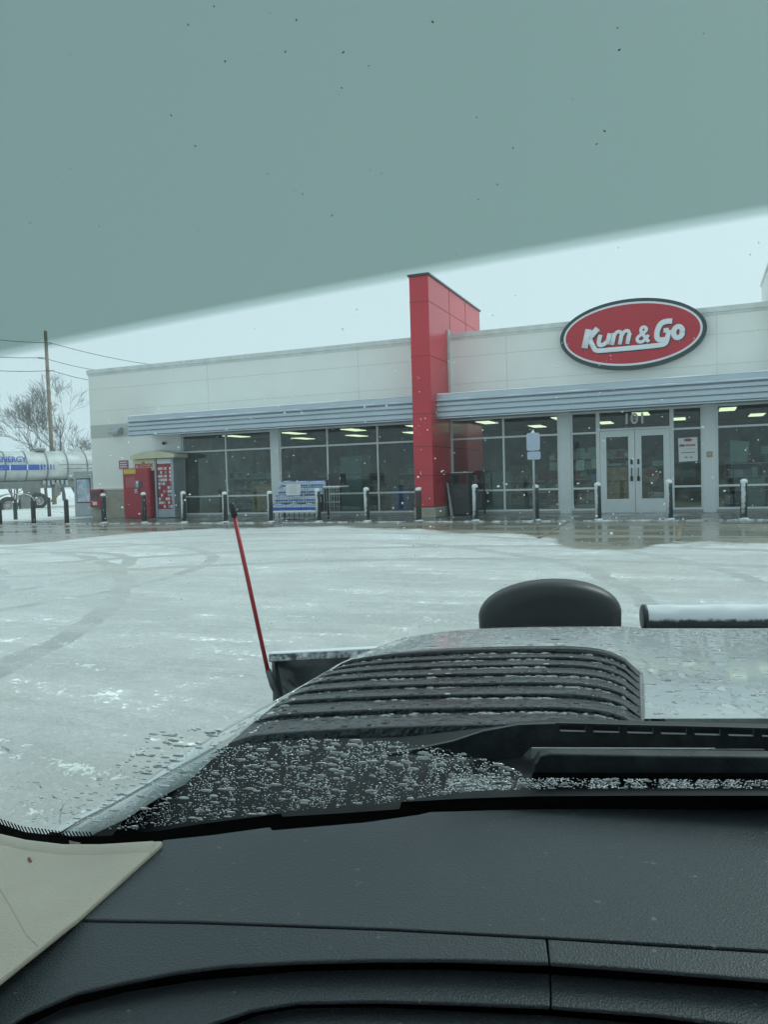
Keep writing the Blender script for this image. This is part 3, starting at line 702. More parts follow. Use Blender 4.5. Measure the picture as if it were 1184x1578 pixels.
BL = [(160, 'd', 'dark bollard with snow cap in front of the red wall box'),
      (222, 'd', 'dark bollard with snow cap standing in front of the red kiosk'),
      (283, 'b', 'bollard just right of the display cabinet with snow on its cap'),
      (347, 'a', 'bollard next to the black tip of the plow marker rod'),
      (417, 'a', 'snow plastered bollard at the left end of the bottled water rack'),
      (491, 'b', 'bollard at the right end of the bottled water rack'),
      (566, 'b', 'bollard before the windows between the water rack and the red pier'),
      (646, 'd', 'dark bollard with snow cap in front of the red pier'),
      (733, 'b', 'bollard standing right of the black waste bin'),
      (827, 'a', 'snowy bollard at the foot of the parking sign post'),
      (923, 'a', 'snow covered bollard at the left side of the double doors'),
      (1033, 'a', 'snow covered bollard at the right side of the double doors'),
      (1147, 'b', 'rightmost bollard, in front of the window with the green poster')]
used = set(); src = {'a': pa, 'b': pb, 'c': pc, 'd': pd}
def place(k, loc, label, rz=0):
    c = src[k] if k not in used else copy_tree(src[k])
    used.add(k); c.location = loc; c.rotation_euler = (random.uniform(-.012, .012), random.uniform(-.012, .012), rz); c.scale = (1, 1, random.uniform(.97, 1.03)); c['label'] = label; return c
for px, k, lb in BL:
    u = fac(px, 800, 3.1)[0]; place(k, floc(u, 3.1, .12), lb, random.uniform(-.25, .25))
def gpt(px, py, z=0):
    d = ray(px, py); k = (z-CAMZ)/d.z; return Vector((d.x*k, d.y*k, z))
for px, py, lb in ((103, 811, 'bare dark bollard in front of the ice cabinet'), (52, 812, 'bare dark bollard, nearest to the camera of those before the tanker'), (24, 804, 'bare dark bollard under the tanker fender, left of the nearest one'),
                   (76, 798, 'bare dark bollard standing furthest back, right of the tanker wheels'), (0, 811, 'bare dark bollard cut by the left edge of the photo')):
    place('c', gpt(px, py), lb)

# parking sign --------------------------------------------------------------
us = fac(827, 800, 3.2)[0]
o = fempty('parking_sign', us, 3.2, .12, 'pale blue two plate parking sign on a thin post by the windows', 'sign')
mb = MB(); mb.tube([(-.04, .0, .0), (-.04, 0, 2.18)], .026, 10, M_galv); mb.build('post', None, o)
zt = fac(827, 667, 3.2)[1]-.12; zm = fac(827, 695, 3.2)[1]-.12; zb = fac(827, 708, 3.2)[1]-.12
def rrect(mb, x0, x1, z0, z1, r, y, th, m):
    pts = []
    for cx_, cz_, a in ((x1-r, z1-r, 0), (x0+r, z1-r, 90), (x0+r, z0+r, 180), (x1-r, z0+r, 270)):
        for q in range(5):
            t = R(a+q*22.5); pts.append((cx_+r*math.cos(t), y, cz_+r*math.sin(t)))
    mb.poly(pts, (0, th, 0), m)
mb = MB(); rrect(mb, -.19, .13, zm+.012, zt, .05, -.04, .012, M_signback); mb.build('sign_plate', None, o)
mb = MB(); rrect(mb, -.18, .14, zb, zm-.012, .04, -.04, .012, M_signback); mb.build('sign_plate', None, o)
mb = MB(); mb.sphere((-.04, -.02, zt+.01), .05, M_snow, 2, (1, .8, .6)); mb.build('snow_cap', None, o)

# paper notices on the glass ------------------------------------------------
Z6 = lambda x, y: (870+x/6.578, 650+y/6.578)
Z8 = lambda x, y: (1030+x/7.688, 650+y/7.687)
def notice(q, zf, m, label, name='paper_notice', lines=0, off=-.06, group=None, inks=None):
    o = fempty(name, 0, 0, 0, label, 'notice', group); o.location = FO
    pts = [fac(*zf(*p), off) for p in q]
    mb = MB(); mb.poly([(a, -off, b) for a, b in pts], (0, .004, 0), m); mb.build('sheet', None, o)
    if lines:
        us = [p[0] for p in pts]; zs = [p[1] for p in pts]; a, b = min(us), max(us); c, d = min(zs), max(zs); mb = MB()
        for k in range(lines):
            z = d-(d-c)*(k+1)/(lines+1); w_ = (b-a)*random.uniform(.25, .36)
            mb.box((a+b)/2-w_, (a+b)/2+w_, -off-.004, -off-.0005, z-(d-c)*.012, z+(d-c)*.012, (inks or [M_ink])[k % len(inks or [1])])
        mb.build('writing', None, o)
    return o
def notice_big():
    off = .035
    o = fempty('paper_notice', 0, 0, 0, 'white poster with small oval logo taped inside the sidelight right of the doors', 'notice'); o.location = FO
    P = lambda x, y: fac(*Z8(x, y), -off)
    q = [P(*p) for p in ((122, 195), (350, 180), (356, 462), (132, 475))]
    mb = MB(); mb.poly([(a, off, b) for a, b in q], (0, .004, 0), M_paper); mb.build('sheet', None, o)
    u, z = P(238, 215); mb = MB(); mb.poly([(u+.105*math.cos(t*math.pi/10), off-.004, z+.042*math.sin(t*math.pi/10)) for t in range(20)], (0, .003, 0), M_redink); mb.build('logo', None, o)
    mb = MB()
    for x0, x1, y0, y1, m in ((210, 330, 262, 292, M_redink), (140, 200, 265, 298, M_ink), (190, 325, 316, 326, M_redink), (160, 325, 355, 372, M_ink), (200, 235, 412, 428, M_ink), (262, 295, 412, 428, M_ink)):
        a = P(x0, y1); b = P(x1, y0)
        for k in range(6):
            w_ = (b[0]-a[0])/6; mb.box(a[0]+k*w_, a[0]+(k+.78)*w_, off-.004, off-.001, min(a[1], b[1])+.004*(k % 2), max(a[1], b[1])-.004*((k+1) % 2), m)
    mb.build('writing', None, o)
notice_big()
notice(((735, 215), (968, 235), (945, 480), (740, 478)), Z8, M_papergreen, 'large pale green poster hanging inside the right hand window', 'poster', 0, -.14)
notice(((1105, 290), (1230, 285), (1230, 380), (1110, 380)), Z8, M_papergreen, 'pale green sheet at the right edge inside the right window', 'paper_notice', 2, -.14)
notice(((122, 272), (205, 268), (205, 372), (124, 374)), Z6, M_papergreen, 'upper left sheet of the cluster in the left sidelight', 'paper_notice', 4, -.14, 'sheets taped inside the left sidelight')
notice(((248, 262), (326, 256), (328, 366), (255, 368)), Z6, M_papergreen, 'upper right sheet of the cluster in the left sidelight', 'paper_notice', 3, -.14, 'sheets taped inside the left sidelight')
notice(((120, 388), (205, 386), (205, 492), (122, 494)), Z6, M_paper, 'lower left sheet with dark lines in the left sidelight', 'paper_notice', 3, -.14, 'sheets taped inside the left sidelight')
notice(((212, 400), (272, 398), (272, 470), (214, 472)), Z6, M_papergreen, 'small middle sheet in the lower row of the left sidelight', 'paper_notice', 2, -.14, 'sheets taped inside the left sidelight')
notice(((276, 380), (330, 378), (332, 468), (280, 470)), Z6, M_cream, 'yellowish sheet in the lower row of the left sidelight', 'paper_notice', 2, -.14, 'sheets taped inside the left sidelight')
notice(((280, 535), (330, 533), (330, 605), (284, 607)), Z6, mat('blue_sheet', (.12, .28, .40), .7), 'small blue sheet low in the left sidelight', 'paper_notice', 0, -.14, 'sheets taped inside the left sidelight')
notice(((893, 395), (1015, 392), (1017, 448), (895, 450)), Z6, M_papergreen, 'wide pale sticker on the glass of the right door', 'sticker', 1, -.12)
notice(((440, 425), (580, 418), (580, 442), (442, 448)), Z6, M_papergreen, 'narrow pale strip on the glass of the left door', 'sticker', 0, -.12)

# inside the shop -----------------------------------------------------------
lt = None; k = 0
ORD = ('first', 'second', 'third', 'fourth', 'fifth', 'sixth', 'seventh', 'eighth', 'ninth', 'tenth', 'eleventh', 'twelfth')
for y in (1.9, 5.2):
    for i in range(9):
        u = -15.3+i*2.3+(.95 if y > 5 else 0)
        if lt is None:
            lt = empty('ceiling_light', (0, 0, 0), -FA, '', 'light', 'ceiling lights inside the store')
            mb = MB(); mb.box(-.24, .24, -.63, .63, 0, .05, M_steel); mb.build('housing', None, lt)
            mb = MB(); mb.box(-.21, .21, -.60, .60, -.018, .0, M_light); mb.build('diffuser', None, lt)
            c = lt
        else: c = copy_tree(lt)
        c.location = floc(u, -y, 2.90)
        c['label'] = 'yellowish light panel on the store ceiling, %s row from the glass, %s from the left' % (('nearest', 'farthest')[k // 9], ORD[k % 9])
        k += 1
for i in range(3):
    la = bpy.data.lights.new('store_fill', 'AREA'); la.shape = 'RECTANGLE'; la.size = 6; la.size_y = 5; la.energy = 45; la.color = (1, .93, .75)  # added fill lights, boosting the ceiling panels to brighten the interior
    lo = bpy.data.objects.new('store_fill', la); col.objects.link(lo); lo.location = floc(-13+i*6.8, -4.5, 2.9); lo.rotation_euler = (0, 0, -FA)
def shelf(u, off, w_, h, label, goods=M_goods, seed=0):
    o = fempty('store_shelf', u, off, .12, label, 'shelf', 'display shelves inside the store')
    mb = MB(); mb.box(-w_/2, w_/2, -.04, .04, 0, h, M_intwall); mb.box(-w_/2, w_/2, -.45, .45, 0, .15, M_intwall); mb.build('frame', None, o)
    rnd = random.Random(seed)
    z = .15
    while z < h-.25:
        mb = MB(); mb.box(-w_/2, w_/2, -.42, -.042, z, z+.025, M_steel); mb.build('shelf_board', None, o)
        mb = MB(); x = -w_/2
        while x < w_/2-.2:
            ww = rnd.uniform(.08, .28); hh = rnd.uniform(.14, .27)
            mb.box(x, x+ww-.012, -.38, -.1, z+.026, z+.026+hh, rnd.choice([goods, M_goods, M_teal, M_brown, M_goods, M_steel])); x += ww
        mb.build('goods', None, o); z += .36
    return o
shelf(-14.6, -2.6, 2.6, 1.5, 'low shelf behind the leftmost windows', seed=1)
shelf(-11.4, -3.4, 2.4, 1.6, 'shelf of goods behind the water rack window', seed=2)
shelf(-8.6, -4.2, 2.4, 1.7, 'shelf behind the window left of the red pier', seed=3)
shelf(-5.6, -3.2, 2.2, 1.4, 'shelf behind the window right of the red pier', seed=4)
shelf(2.2, -1.5, 3.0, 1.5, 'dark shelf with red goods behind the right hand window', M_brown, seed=5)
shelf(-3.4, -6.4, 3, 1.9, 'tall shelf far behind the entrance', seed=6)
for u, off, ww, dd, h, m, lb in ((-12.9-.6, -.9, .9, .6, 1.0, M_tan, 'cardboard display box with pale top behind the left windows'), (-10.35, -1.2, .75, .7, 1.85, M_teal, 'pale upright cooler behind the middle windows'),
                              (-5.6, -1.3, .6, .5, 1.2, M_teal, 'pale waist high case behind the window by the bin'), (-2.02, -.40, .85, .4, 1.25, M_tan, 'stack of tan cartons behind the left door'),
                              (1.35, -.7, .55, .5, .85, M_teal, 'pale tub behind the right hand window'), (-8.6, -1.0, .5, .5, .8, M_blue, 'dark blue crate behind the windows beside the red pier')):
    o = fempty('display_case', u, off, .12, lb, 'display', 'displays inside the store')
    mb = MB(); mb.box(-ww/2, ww/2, -dd/2, dd/2, 0, h, m, bev=.02); mb.build('body', None, o)
    mb = MB()
    for k in range(3): mb.box(-ww/2+.03, ww/2-.03, -dd/2-.012, -dd/2+.001, h*(.12+.28*k), h*(.12+.28*k)+.02, M_goods)
    mb.box(-ww/2-.02, ww/2+.02, -dd/2-.02, dd/2+.02, h, h+.03, M_goods); mb.build('trim', None, o)
o = fempty('wire_basket', -1.0, -.8, .12, 'round white wire basket low behind the right door', 'basket')
mb = MB()
for z_, r_ in ((.5, .26), (.38, .25), (.26, .23)): mb.tube([(r_*math.cos(t*math.pi/10), r_*math.sin(t*math.pi/10), z_) for t in range(21)], .012, 6, M_signwhite, caps=False)
for t in range(8): mb.tube([(.26*math.cos(t*math.pi/4), .26*math.sin(t*math.pi/4), .5), (.2*math.cos(t*math.pi/4), .2*math.sin(t*math.pi/4), .1)], .008, 5, M_signwhite)
mb.build('basket', None, o)
mb = MB(); mb.sphere((0, 0, .42), .16, M_paper, 2, (1, 1, .5)); mb.build('contents', None, o)
o = fempty('food_sign', 0, 0, 0, 'rounded tan and red food picture behind the right door', 'sign'); o.location = FO
mb = MB(); P = lambda x, y: fac(*Z6(x, y), -.5)
q = [P(785, 470), P(880, 455), P(940, 470), P(965, 520), P(955, 580), P(920, 610), P(785, 608)]
mb.poly([(a, .5, b) for a, b in q], (0, .02, 0), M_tan); mb.build('board', None, o)
mb = MB(); q = P(880, 520); mb.poly([(q[0]+.16*math.cos(t*math.pi/8), .49, q[1]+.10*math.sin(t*math.pi/8)) for t in range(16)], (0, .008, 0), M_redink); mb.build('picture', None, o)

# ------------------------------------------------------------------ left background
# ice cabinet beyond the corner
pI = gpt(130, 800)
o = empty('ice_cabinet', (pI.x-.15, pI.y+.4, 0), R(-14), 'pale metal cabinet with blue poster beyond the left corner of the store', 'cabinet')
hI = 1.85
mb = MB(); mb.box(-.42, .42, 0, .75, .03, hI, mat('cabinet_grey', (.34, .38, .38), .5), bev=.02); mb.build('body', None, o)
mb = MB(); mb.box(.425, .62, .05, .85, .03, hI+.02, M_tankdark); mb.build('side_panel', None, o)
mb = MB(); mb.box(-.30, .32, -.018, -.001, .62, hI-.28, M_dark); mb.build('poster_frame', None, o)
mb = MB(); mb.box(-.27, .29, -.026, -.018, .66, hI-.32, mat('poster_blue', (.30, .42, .62), .4, var=.5, vs=3, c2=(.62, .68, .75))); mb.build('poster', None, o)
mb = MB(); mb.box(-.25, .3, -.015, .0, .12, .34, M_steel); mb.build('vent', None, o)

# tanker
tank = empty('tanker_trailer', (0, 0, 0), 0, 'silver fuel tanker trailer with blue stripe parked beyond the store', 'tanker')
A = wpt(-190, 723, 44.0); B = wpt(215, 718, 54.0)
ax = (B-A); Lk = ax.length; ang = math.atan2(ax.y, ax.x)
tank.location = (A.x, A.y, -.35); tank.rotation_euler = (0, 0, ang)
tz = A.z+.35; RT = 1.02
mb = MB(); seg = 40; rows = []
xs = [(-.25, .0), (-.2, .5), (-.08, .85), (0, 1)]+[(Lk*i/12, 1) for i in range(1, 12)]+[(Lk, 1), (Lk+.1, .8), (Lk+.2, .01)]
for x, s in xs: rows.append([(x, 1.15*RT*s*math.cos(2*math.pi*q/seg), tz+RT*s*math.sin(2*math.pi*q/seg)) for q in range(seg+1)])
mb.grid(rows); mb.build('tank', M_tank, tank)
mb = MB()
for i in range(13):
    x = .3+(Lk-.6)*i/12
    mb.grid([[(x+d, 1.15*(RT+e)*math.cos(2*math.pi*q/seg), tz+(RT+e)*math.sin(2*math.pi*q/seg)) for q in range(seg+1)] for d, e in ((-.05, .0), (-.035, .025), (.035, .025), (.05, 0))], M_tankdark)
mb.build('ring', None, tank)
def side(x0, x1, z0, z1, e, m, name):
    mb = MB(); rows = []
    for k in range(5):
        z = z0+(z1-z0)*k/4; y = -1.15*math.sqrt(max(0, (RT+e)**2-(z-tz)**2)); rows.append([(x0+(x1-x0)*i/10, y, z) for i in range(11)])
    mb.grid(rows, m); return mb.build(name, None, tank)
def tx(px, Yc=48): # local x of pixel column on the near side
    d = ray(px, 720); n_ = Vector((-math.sin(ang), math.cos(ang), 0)); p = Vector((A.x, A.y, 0)) - n_*1.17
    k = p.dot(n_)/d.dot(n_); X = d*k - Vector((A.x, A.y, 0)); return X.dot(Vector((math.cos(ang), math.sin(ang), 0)))
side(.2, tx(60), tz-.20, tz+.14, .03, M_blue, 'stripe')
for k in range(5): side(tx(62+k*5), tx(65+k*5-.5*k), tz-.20, tz+.14, .03, M_blue, 'stripe')
side(tx(90), Lk-.1, tz+.10, tz+.14, .03, M_tankdark, 'rail'); side(tx(100), Lk-.1, tz-.16, tz-.12, .03, M_tankdark, 'rail')
for px in (14, 41): side(tx(px), tx(px)+.06, tz-.21, tz+.15, .032, M_signwhite, 'stripe_gap')
t = text_mesh('ENERGY', .52, M_blue, 'writing', tank, (tx(19), -1.12, tz+.46), rot=(R(90-22), 0, 0), ext=.002, offset=.012, sx=.86)
mb = MB(); mb.box(.5, Lk-.5, -.75, -.45, tz-RT-.32, tz-RT+.12, M_tankdark); mb.box(.5, Lk-.5, .45, .75, tz-RT-.32, tz-RT+.12, M_tankdark)
for k in range(6): mb.box(tx(66+k*7), tx(66+k*7)+.15, -1.0, -.4, tz-RT-.1-.08*(k % 2), tz-RT+.15, M_galv)
mb.box(tx(84), tx(84)+.22, -1.0, -.7, tz-RT-.85, tz-RT, M_tankdark); mb.box(tx(90), tx(90)+.1, -1.0, -.8, tz-RT-.8, tz-RT, M_tankdark)
mb.build('chassis', None, tank)
mb = MB(); mb.box(tx(62), tx(76), -.5, .5, tz+RT-.02, tz+RT+.16, M_tankdark, bev=.02); mb.box(tx(64), tx(75), -.3, .3, tz+RT+.16, tz+RT+.22, M_snow); mb.build('hatch', None, tank)
mb = MB(); rows = []
for (r_, q0) in ((.74, 0), (.74, 1)):
    rows.append([(tx(12)+1.12*math.cos(math.pi*(1-i/14))+.35, -1.25+.75*q0, .50+.82*math.sin(math.pi*min(1, max(0, (i+.0)/14)))**.55) for i in range(15)])
mb.grid(rows, M_rim); o = mb.build('mudguard', None, tank); o.modifiers.new('s', 'SOLIDIFY').thickness = .04
mb = MB(); mb.box(tx(29), tx(29)+.6, -1.2, -.6, .15, 1.2, M_tankdark, bev=.03); mb.build('mud_flap', None, tank)
def wheel(x, r, y=-1.2, z0=0.0):
    mb = MB(); mb.lathe([(r*.55, -.12), (r*.92, -.13), (r, -.09), (r, .09), (r*.92, .13), (r*.55, .12)], seg=28, m=M_tyre)
    w_ = mb.build('wheel', None, tank, (x, y, r+z0), (math.pi/2, 0, 0))
    mb = MB(); mb.lathe([(0, .03), (r*.18, .05), (r*.22, -.02), (r*.48, -.0), (r*.56, .11), (r*.6, .12)], seg=24, m=M_rim)
    for k in range(8): mb.lathe([(0, .02), (r*.06, .015), (r*.06, -.02)], r*.35*math.cos(k*math.pi/4), r*.35*math.sin(k*math.pi/4), 8, M_tyre)
    mb.build('rim', None, tank).parent = w_
    return w_
wheel(tx(9), .56); wheel(tx(9)-1.35, .56); wheel(tx(41), .52, -.9, .12); wheel(tx(59), .50, -.9, .30)
mb = MB(); mb.tube([(tx(59), -.9, .8), (tx(59), .9, .8)], .08, 8, M_tankdark); mb.tube([(tx(41), -.9, .65), (tx(41), .9, .65)], .08, 8, M_tankdark); mb.box(tx(38), tx(64), -.7, -.5, .75, tz-RT-.3, M_tankdark); mb.build('axle', None, tank)

# utility pole and wires
p0 = wpt(79.5, 740, 58); p1 = wpt(69.5, 510, 58)
pole = empty('utility_pole', (p0.x, p0.y, -.2), 0, 'tall leaning wooden utility pole rising behind the tanker', 'utility pole')
q0 = Vector((p0.x+(p0.x-p1.x)*.08, p0.y, -.2)); b_ = Vector((p0.x, p0.y, -.2))
mb = MB(); mb.tube([Vector((.12, 0, -.5)), Vector((p1.x-p0.x, 0, p1.z+.2))], [.17, .12], 10, M_pole); mb.build('pole', None, pole)
for px, py, s in ((72.5, 530, 1), (66, 552, -1), (75, 571.5, 1)):
    p = wpt(px, py, 58)-b_; mb = MB(); mb.tube([p+Vector((-.18*s, 0, -.04)), p+Vector((.30*s, 0, 0)), p+Vector((.36*s, 0, .06))], [.05, .045, .07], 8, M_galv); mb.build('insulator', None, pole)
def wire(l, c, r, label):
    P0 = wpt(*l); P1 = wpt(*c); P2 = wpt(*r)
    mb = MB(); pts = []
    for a, b, sg_ in ((P0, P1, .6), (P1, P2, .5)):
        for i in range(13):
            t = i/12; p = a.lerp(b, t); p.z -= sg_*4*t*(1-t)*.5; pts.append(p)
        pts.pop() if b is P1 else None
    mb.tube(pts, .022, 5, M_wire); tag(mb.build('power_line', None, None), label, 'power line', 'power lines carried by the wooden pole')
wire((-130, 500, 52), (76, 528, 58), (270, 566, 66), 'topmost thin power line carried by the wooden pole')
wire((-130, 531, 52), (65, 551, 58), (200, 575, 66), 'middle thin power line carried by the wooden pole')
wire((-130, 556, 52), (79, 571, 58), (200, 592, 66), 'lowest thin power line carried by the wooden pole')

# bare trees
def tree(base, height, seed, label, lean=0, spread=1.0, stems=3, depth=6):
    rnd = random.Random(seed)
    o = empty('bare_tree', base, 0, label, 'tree', 'leafless trees behind the tanker')
    tr = MB(); cr_ = MB()
    def grow(p, d, l, r, lev):
        n = 4; pts = [p]; rs = [r]; q = p.copy(); dd = d.copy()
        for i in range(n):
            dd = (dd+Vector((rnd.gauss(0, .10), rnd.gauss(0, .10), rnd.gauss(.03, .06)))).normalized(); q = q+dd*l/n; pts.append(q.copy()); rs.append(r*(1-.45*(i+1)/n))
        (tr if lev <= 1 else cr_).tube(pts, rs, 6 if lev < 2 else (4 if lev < 4 else 3), M_bark, caps=False)
        if lev >= depth: return
        nb = rnd.choice([2, 3, 3]) if lev < 3 else rnd.choice([3, 3, 4])
        for b in range(nb):
            k = rnd.randint(2, n) if b else n
            s = pts[k]; an = R(rnd.uniform(16, 42))*spread; az = rnd.uniform(0, 2*math.pi)
            o1 = dd.orthogonal().normalized(); o2 = dd.cross(o1); nd = (dd*math.cos(an)+(o1*math.cos(az)+o2*math.sin(az))*math.sin(an))
            nd.z += .06
            grow(s, nd.normalized(), l*rnd.uniform(.62, .84), max(rs[k]*rnd.uniform(.6, .8), .012), lev+1)
    for s in range(stems):
        az = rnd.uniform(0, 2*math.pi) if stems > 3 else (math.pi*(s/(max(1, stems-1))) if stems > 1 else 0)
        tilt = R(rnd.uniform(14, 38)) if stems > 1 else R(4)
        d = Vector((math.cos(az)*math.sin(tilt), .25*math.sin(az)*math.sin(tilt), math.cos(tilt)))
        grow(Vector((math.cos(az)*.15, 0, -.2)), d, height*.33, height*.016, 0)
    tr.build('trunk', None, o, fix=False); cr_.build('crown', None, o, fix=False)
    return o
bt = gpt(90, 762); 
t1 = wpt(95, 740, 74); tree((t1.x, t1.y, -.2), 12.2, 11, 'big leafless tree whose crown spreads on both sides of the utility pole', stems=1, spread=.85)
t2 = wpt(70, 740, 70); tree((t2.x, t2.y, -.2), 10.5, 23, 'leafless tree leaning left of the utility pole', stems=3, spread=.95)
t3 = wpt(125, 740, 80); tree((t3.x, t3.y, -.2), 8.0, 5, 'lower leafless tree by the corner of the store', stems=4, spread=1.1, depth=5)
t4 = wpt(20, 740, 84); tree((t4.x, t4.y, -.2), 6.0, 9, 'low leafless brush at the far left behind the tanker', stems=5, spread=1.2, depth=5)
# far snowbank
mb = MB(); rows = []
for j in range(7):
    rows.append([(-90+i*3.0, 95+j*3.2, -.3+max(0, math.sin(math.pi*j/6))*(1.5+1.1*noise.noise(Vector((i*.21, j*.3, 4))))) for i in range(36)])
mb.grid(rows); tag(mb.build('snowbank', M_snow), kind='structure')
#@@TRUCK@@
# ------------------------------------------------------------------ the truck the picture is taken from
M_glassW = bpy.data.materials.new('windshield_glass')
M_paint = mat('white_paint', (.62, .65, .66), .16, var=.05, vs=1.5, coat=.6)
def wetpaint():
    m, nt, b = newmat('wet_white_paint'); L = nt.links.new
    tc = N(nt, 'ShaderNodeTexCoord'); mp = N(nt, 'ShaderNodeMapping'); mp.inputs['Scale'].default_value = (1, .45, 1); L(tc.outputs['Object'], mp.inputs[0])
    n1 = N(nt, 'ShaderNodeTexNoise', Scale=42.0, Detail=6.0, Roughness=.6, Distortion=.8); L(mp.outputs[0], n1.inputs['Vector'])
    r1 = N(nt, 'ShaderNodeMapRange'); r1.inputs['From Min'].default_value = .52; r1.inputs['From Max'].default_value = .58; L(n1.outputs['Fac'], r1.inputs['Value'])
    n2 = N(nt, 'ShaderNodeTexNoise', Scale=5.0, Detail=4.0); L(tc.outputs['Object'], n2.inputs['Vector'])
    r2 = N(nt, 'ShaderNodeMapRange'); r2.inputs['From Min'].default_value = .42; r2.inputs['From Max'].default_value = .58; L(n2.outputs['Fac'], r2.inputs['Value'])
    mu = N(nt, 'ShaderNodeMath', operation='MULTIPLY'); L(r1.outputs[0], mu.inputs[0]); L(r2.outputs[0], mu.inputs[1])
    bp = N(nt, 'ShaderNodeBump', Strength=.9, Distance=.004); L(mu.outputs[0], bp.inputs['Height']); L(bp.outputs[0], b.inputs['Normal'])
    c = N(nt, 'ShaderNodeMix', data_type='RGBA'); c.inputs['A'].default_value = (.50, .54, .54, 1); c.inputs['B'].default_value = (.66, .68, .69, 1)
    L(mu.outputs[0], c.inputs['Factor']); L(c.outputs['Result'], b.inputs['Base Color'])
    b.inputs['Roughness'].default_value = .22; b.inputs['Coat Weight'].default_value = .7; b.inputs['Coat Roughness'].default_value = .04
    return m
M_wet = wetpaint()
M_insert = mat('ribbed_black_insert', (.012, .016, .018), .24, var=.3, vs=9, bump=.45, bs=85, stretch=(1, .6, 1))
M_cowl = mat('cowl_plastic', (.008, .010, .011), .55, var=.3, vs=8)
M_wip = mat('wiper_black', (.010, .013, .014), .42, var=.5, vs=30, c2=(.035, .04, .042), bump=.15, bs=200)
M_rubber = mat('frit_black', (.0015, .0015, .0018), .9, spec=.02)
M_chrome = mat('satin_trim', (.55, .57, .55), .18, metal=.9)
def leather(name, c):
    m, nt, b = newmat(name); L = nt.links.new
    tc = N(nt, 'ShaderNodeTexCoord')
    v = N(nt, 'ShaderNodeTexNoise', Scale=720.0, Detail=3.0, Distortion=.5); L(tc.outputs['Object'], v.inputs['Vector'])
    v2 = N(nt, 'ShaderNodeTexVoronoi', Scale=560.0); L(tc.outputs['Object'], v2.inputs['Vector'])
    ad = N(nt, 'ShaderNodeMath', operation='ADD'); L(v.outputs['Fac'], ad.inputs[0]); L(v2.outputs['Distance'], ad.inputs[1])
    bp = N(nt, 'ShaderNodeBump', Strength=.5, Distance=.0009); L(ad.outputs[0], bp.inputs['Height']); L(bp.outputs[0], b.inputs['Normal'])
    n = N(nt, 'ShaderNodeTexNoise', Scale=4.0, Detail=5.0); L(tc.outputs['Object'], n.inputs['Vector'])
    # dust
    n3 = N(nt, 'ShaderNodeTexNoise', Scale=130.0, Detail=2.0); L(tc.outputs['Object'], n3.inputs['Vector'])
    r3 = N(nt, 'ShaderNodeMapRange'); r3.inputs['From Min'].default_value = .70; r3.inputs['From Max'].default_value = .78; r3.inputs['To Max'].default_value = .35; L(n3.outputs['Fac'], r3.inputs['Value'])
    mi = N(nt, 'ShaderNodeMix', data_type='RGBA'); mi.inputs['A'].default_value = (*[x*.85 for x in c], 1); mi.inputs['B'].default_value = (*[x*1.2 for x in c], 1); L(n.outputs['Fac'], mi.inputs['Factor'])
    m2 = N(nt, 'ShaderNodeMix', data_type='RGBA'); L(r3.outputs[0], m2.inputs['Factor']); L(mi.outputs['Result'], m2.inputs['A']); m2.inputs['B'].default_value = (.25, .26, .26, 1)
    L(m2.outputs['Result'], b.inputs['Base Color']); b.inputs['Roughness'].default_value = .48; b.inputs['Specular IOR Level'].default_value = .45
    return m
M_dash = leather('grained_dash', (.024, .033, .038))
M_gap = mat('gap_black', (.003, .003, .003), .9, spec=.02)
M_beige = mat('beige_trim', (.29, .275, .225), .6, var=.07, vs=8, bump=.12, bs=300)
def water(name, fr):
    m = bpy.data.materials.new(name); m.use_nodes = True; nt = m.node_tree; nt.nodes.clear(); L = nt.links.new
    o = N(nt, 'ShaderNodeOutputMaterial'); g = N(nt, 'ShaderNodeBsdfGlass', IOR=1.33, Roughness=0.0); t = N(nt, 'ShaderNodeBsdfTranslucent'); t.inputs['Color'].default_value = (.95, .97, .98, 1)
    mi = N(nt, 'ShaderNodeMixShader'); mi.inputs[0].default_value = fr; L(g.outputs[0], mi.inputs[1]); L(t.outputs[0], mi.inputs[2]); L(mi.outputs[0], o.inputs['Surface']); return m
M_mist = water('water_mist', .9); M_water = water('water', .36); M_bead = water('clear_bead', .12)

tr = empty('pickup_truck', (0, 0, CAMZ-EYE), -TA, 'white pickup truck seen from its driver seat, with wet hood and dark dashboard', 'pickup truck')
# --- windshield
GA = R(40); GP = Vector((0, .86, EYE-.37)); GN = Vector((0, -math.sin(GA), -math.cos(GA))); GU = Vector((0, -math.cos(GA), math.sin(GA))); EY = Vector((0, 0, EYE))
def gl(px, py):
    d = ray(px, py); d = Vector((d.dot(TX), d.dot(TY), d.z)); k = (GP-EY).dot(GN)/d.dot(GN); p = EY+d*k-GP
    return p.x, p.dot(GU)
GR = (math.pi-GA, 0, 0)
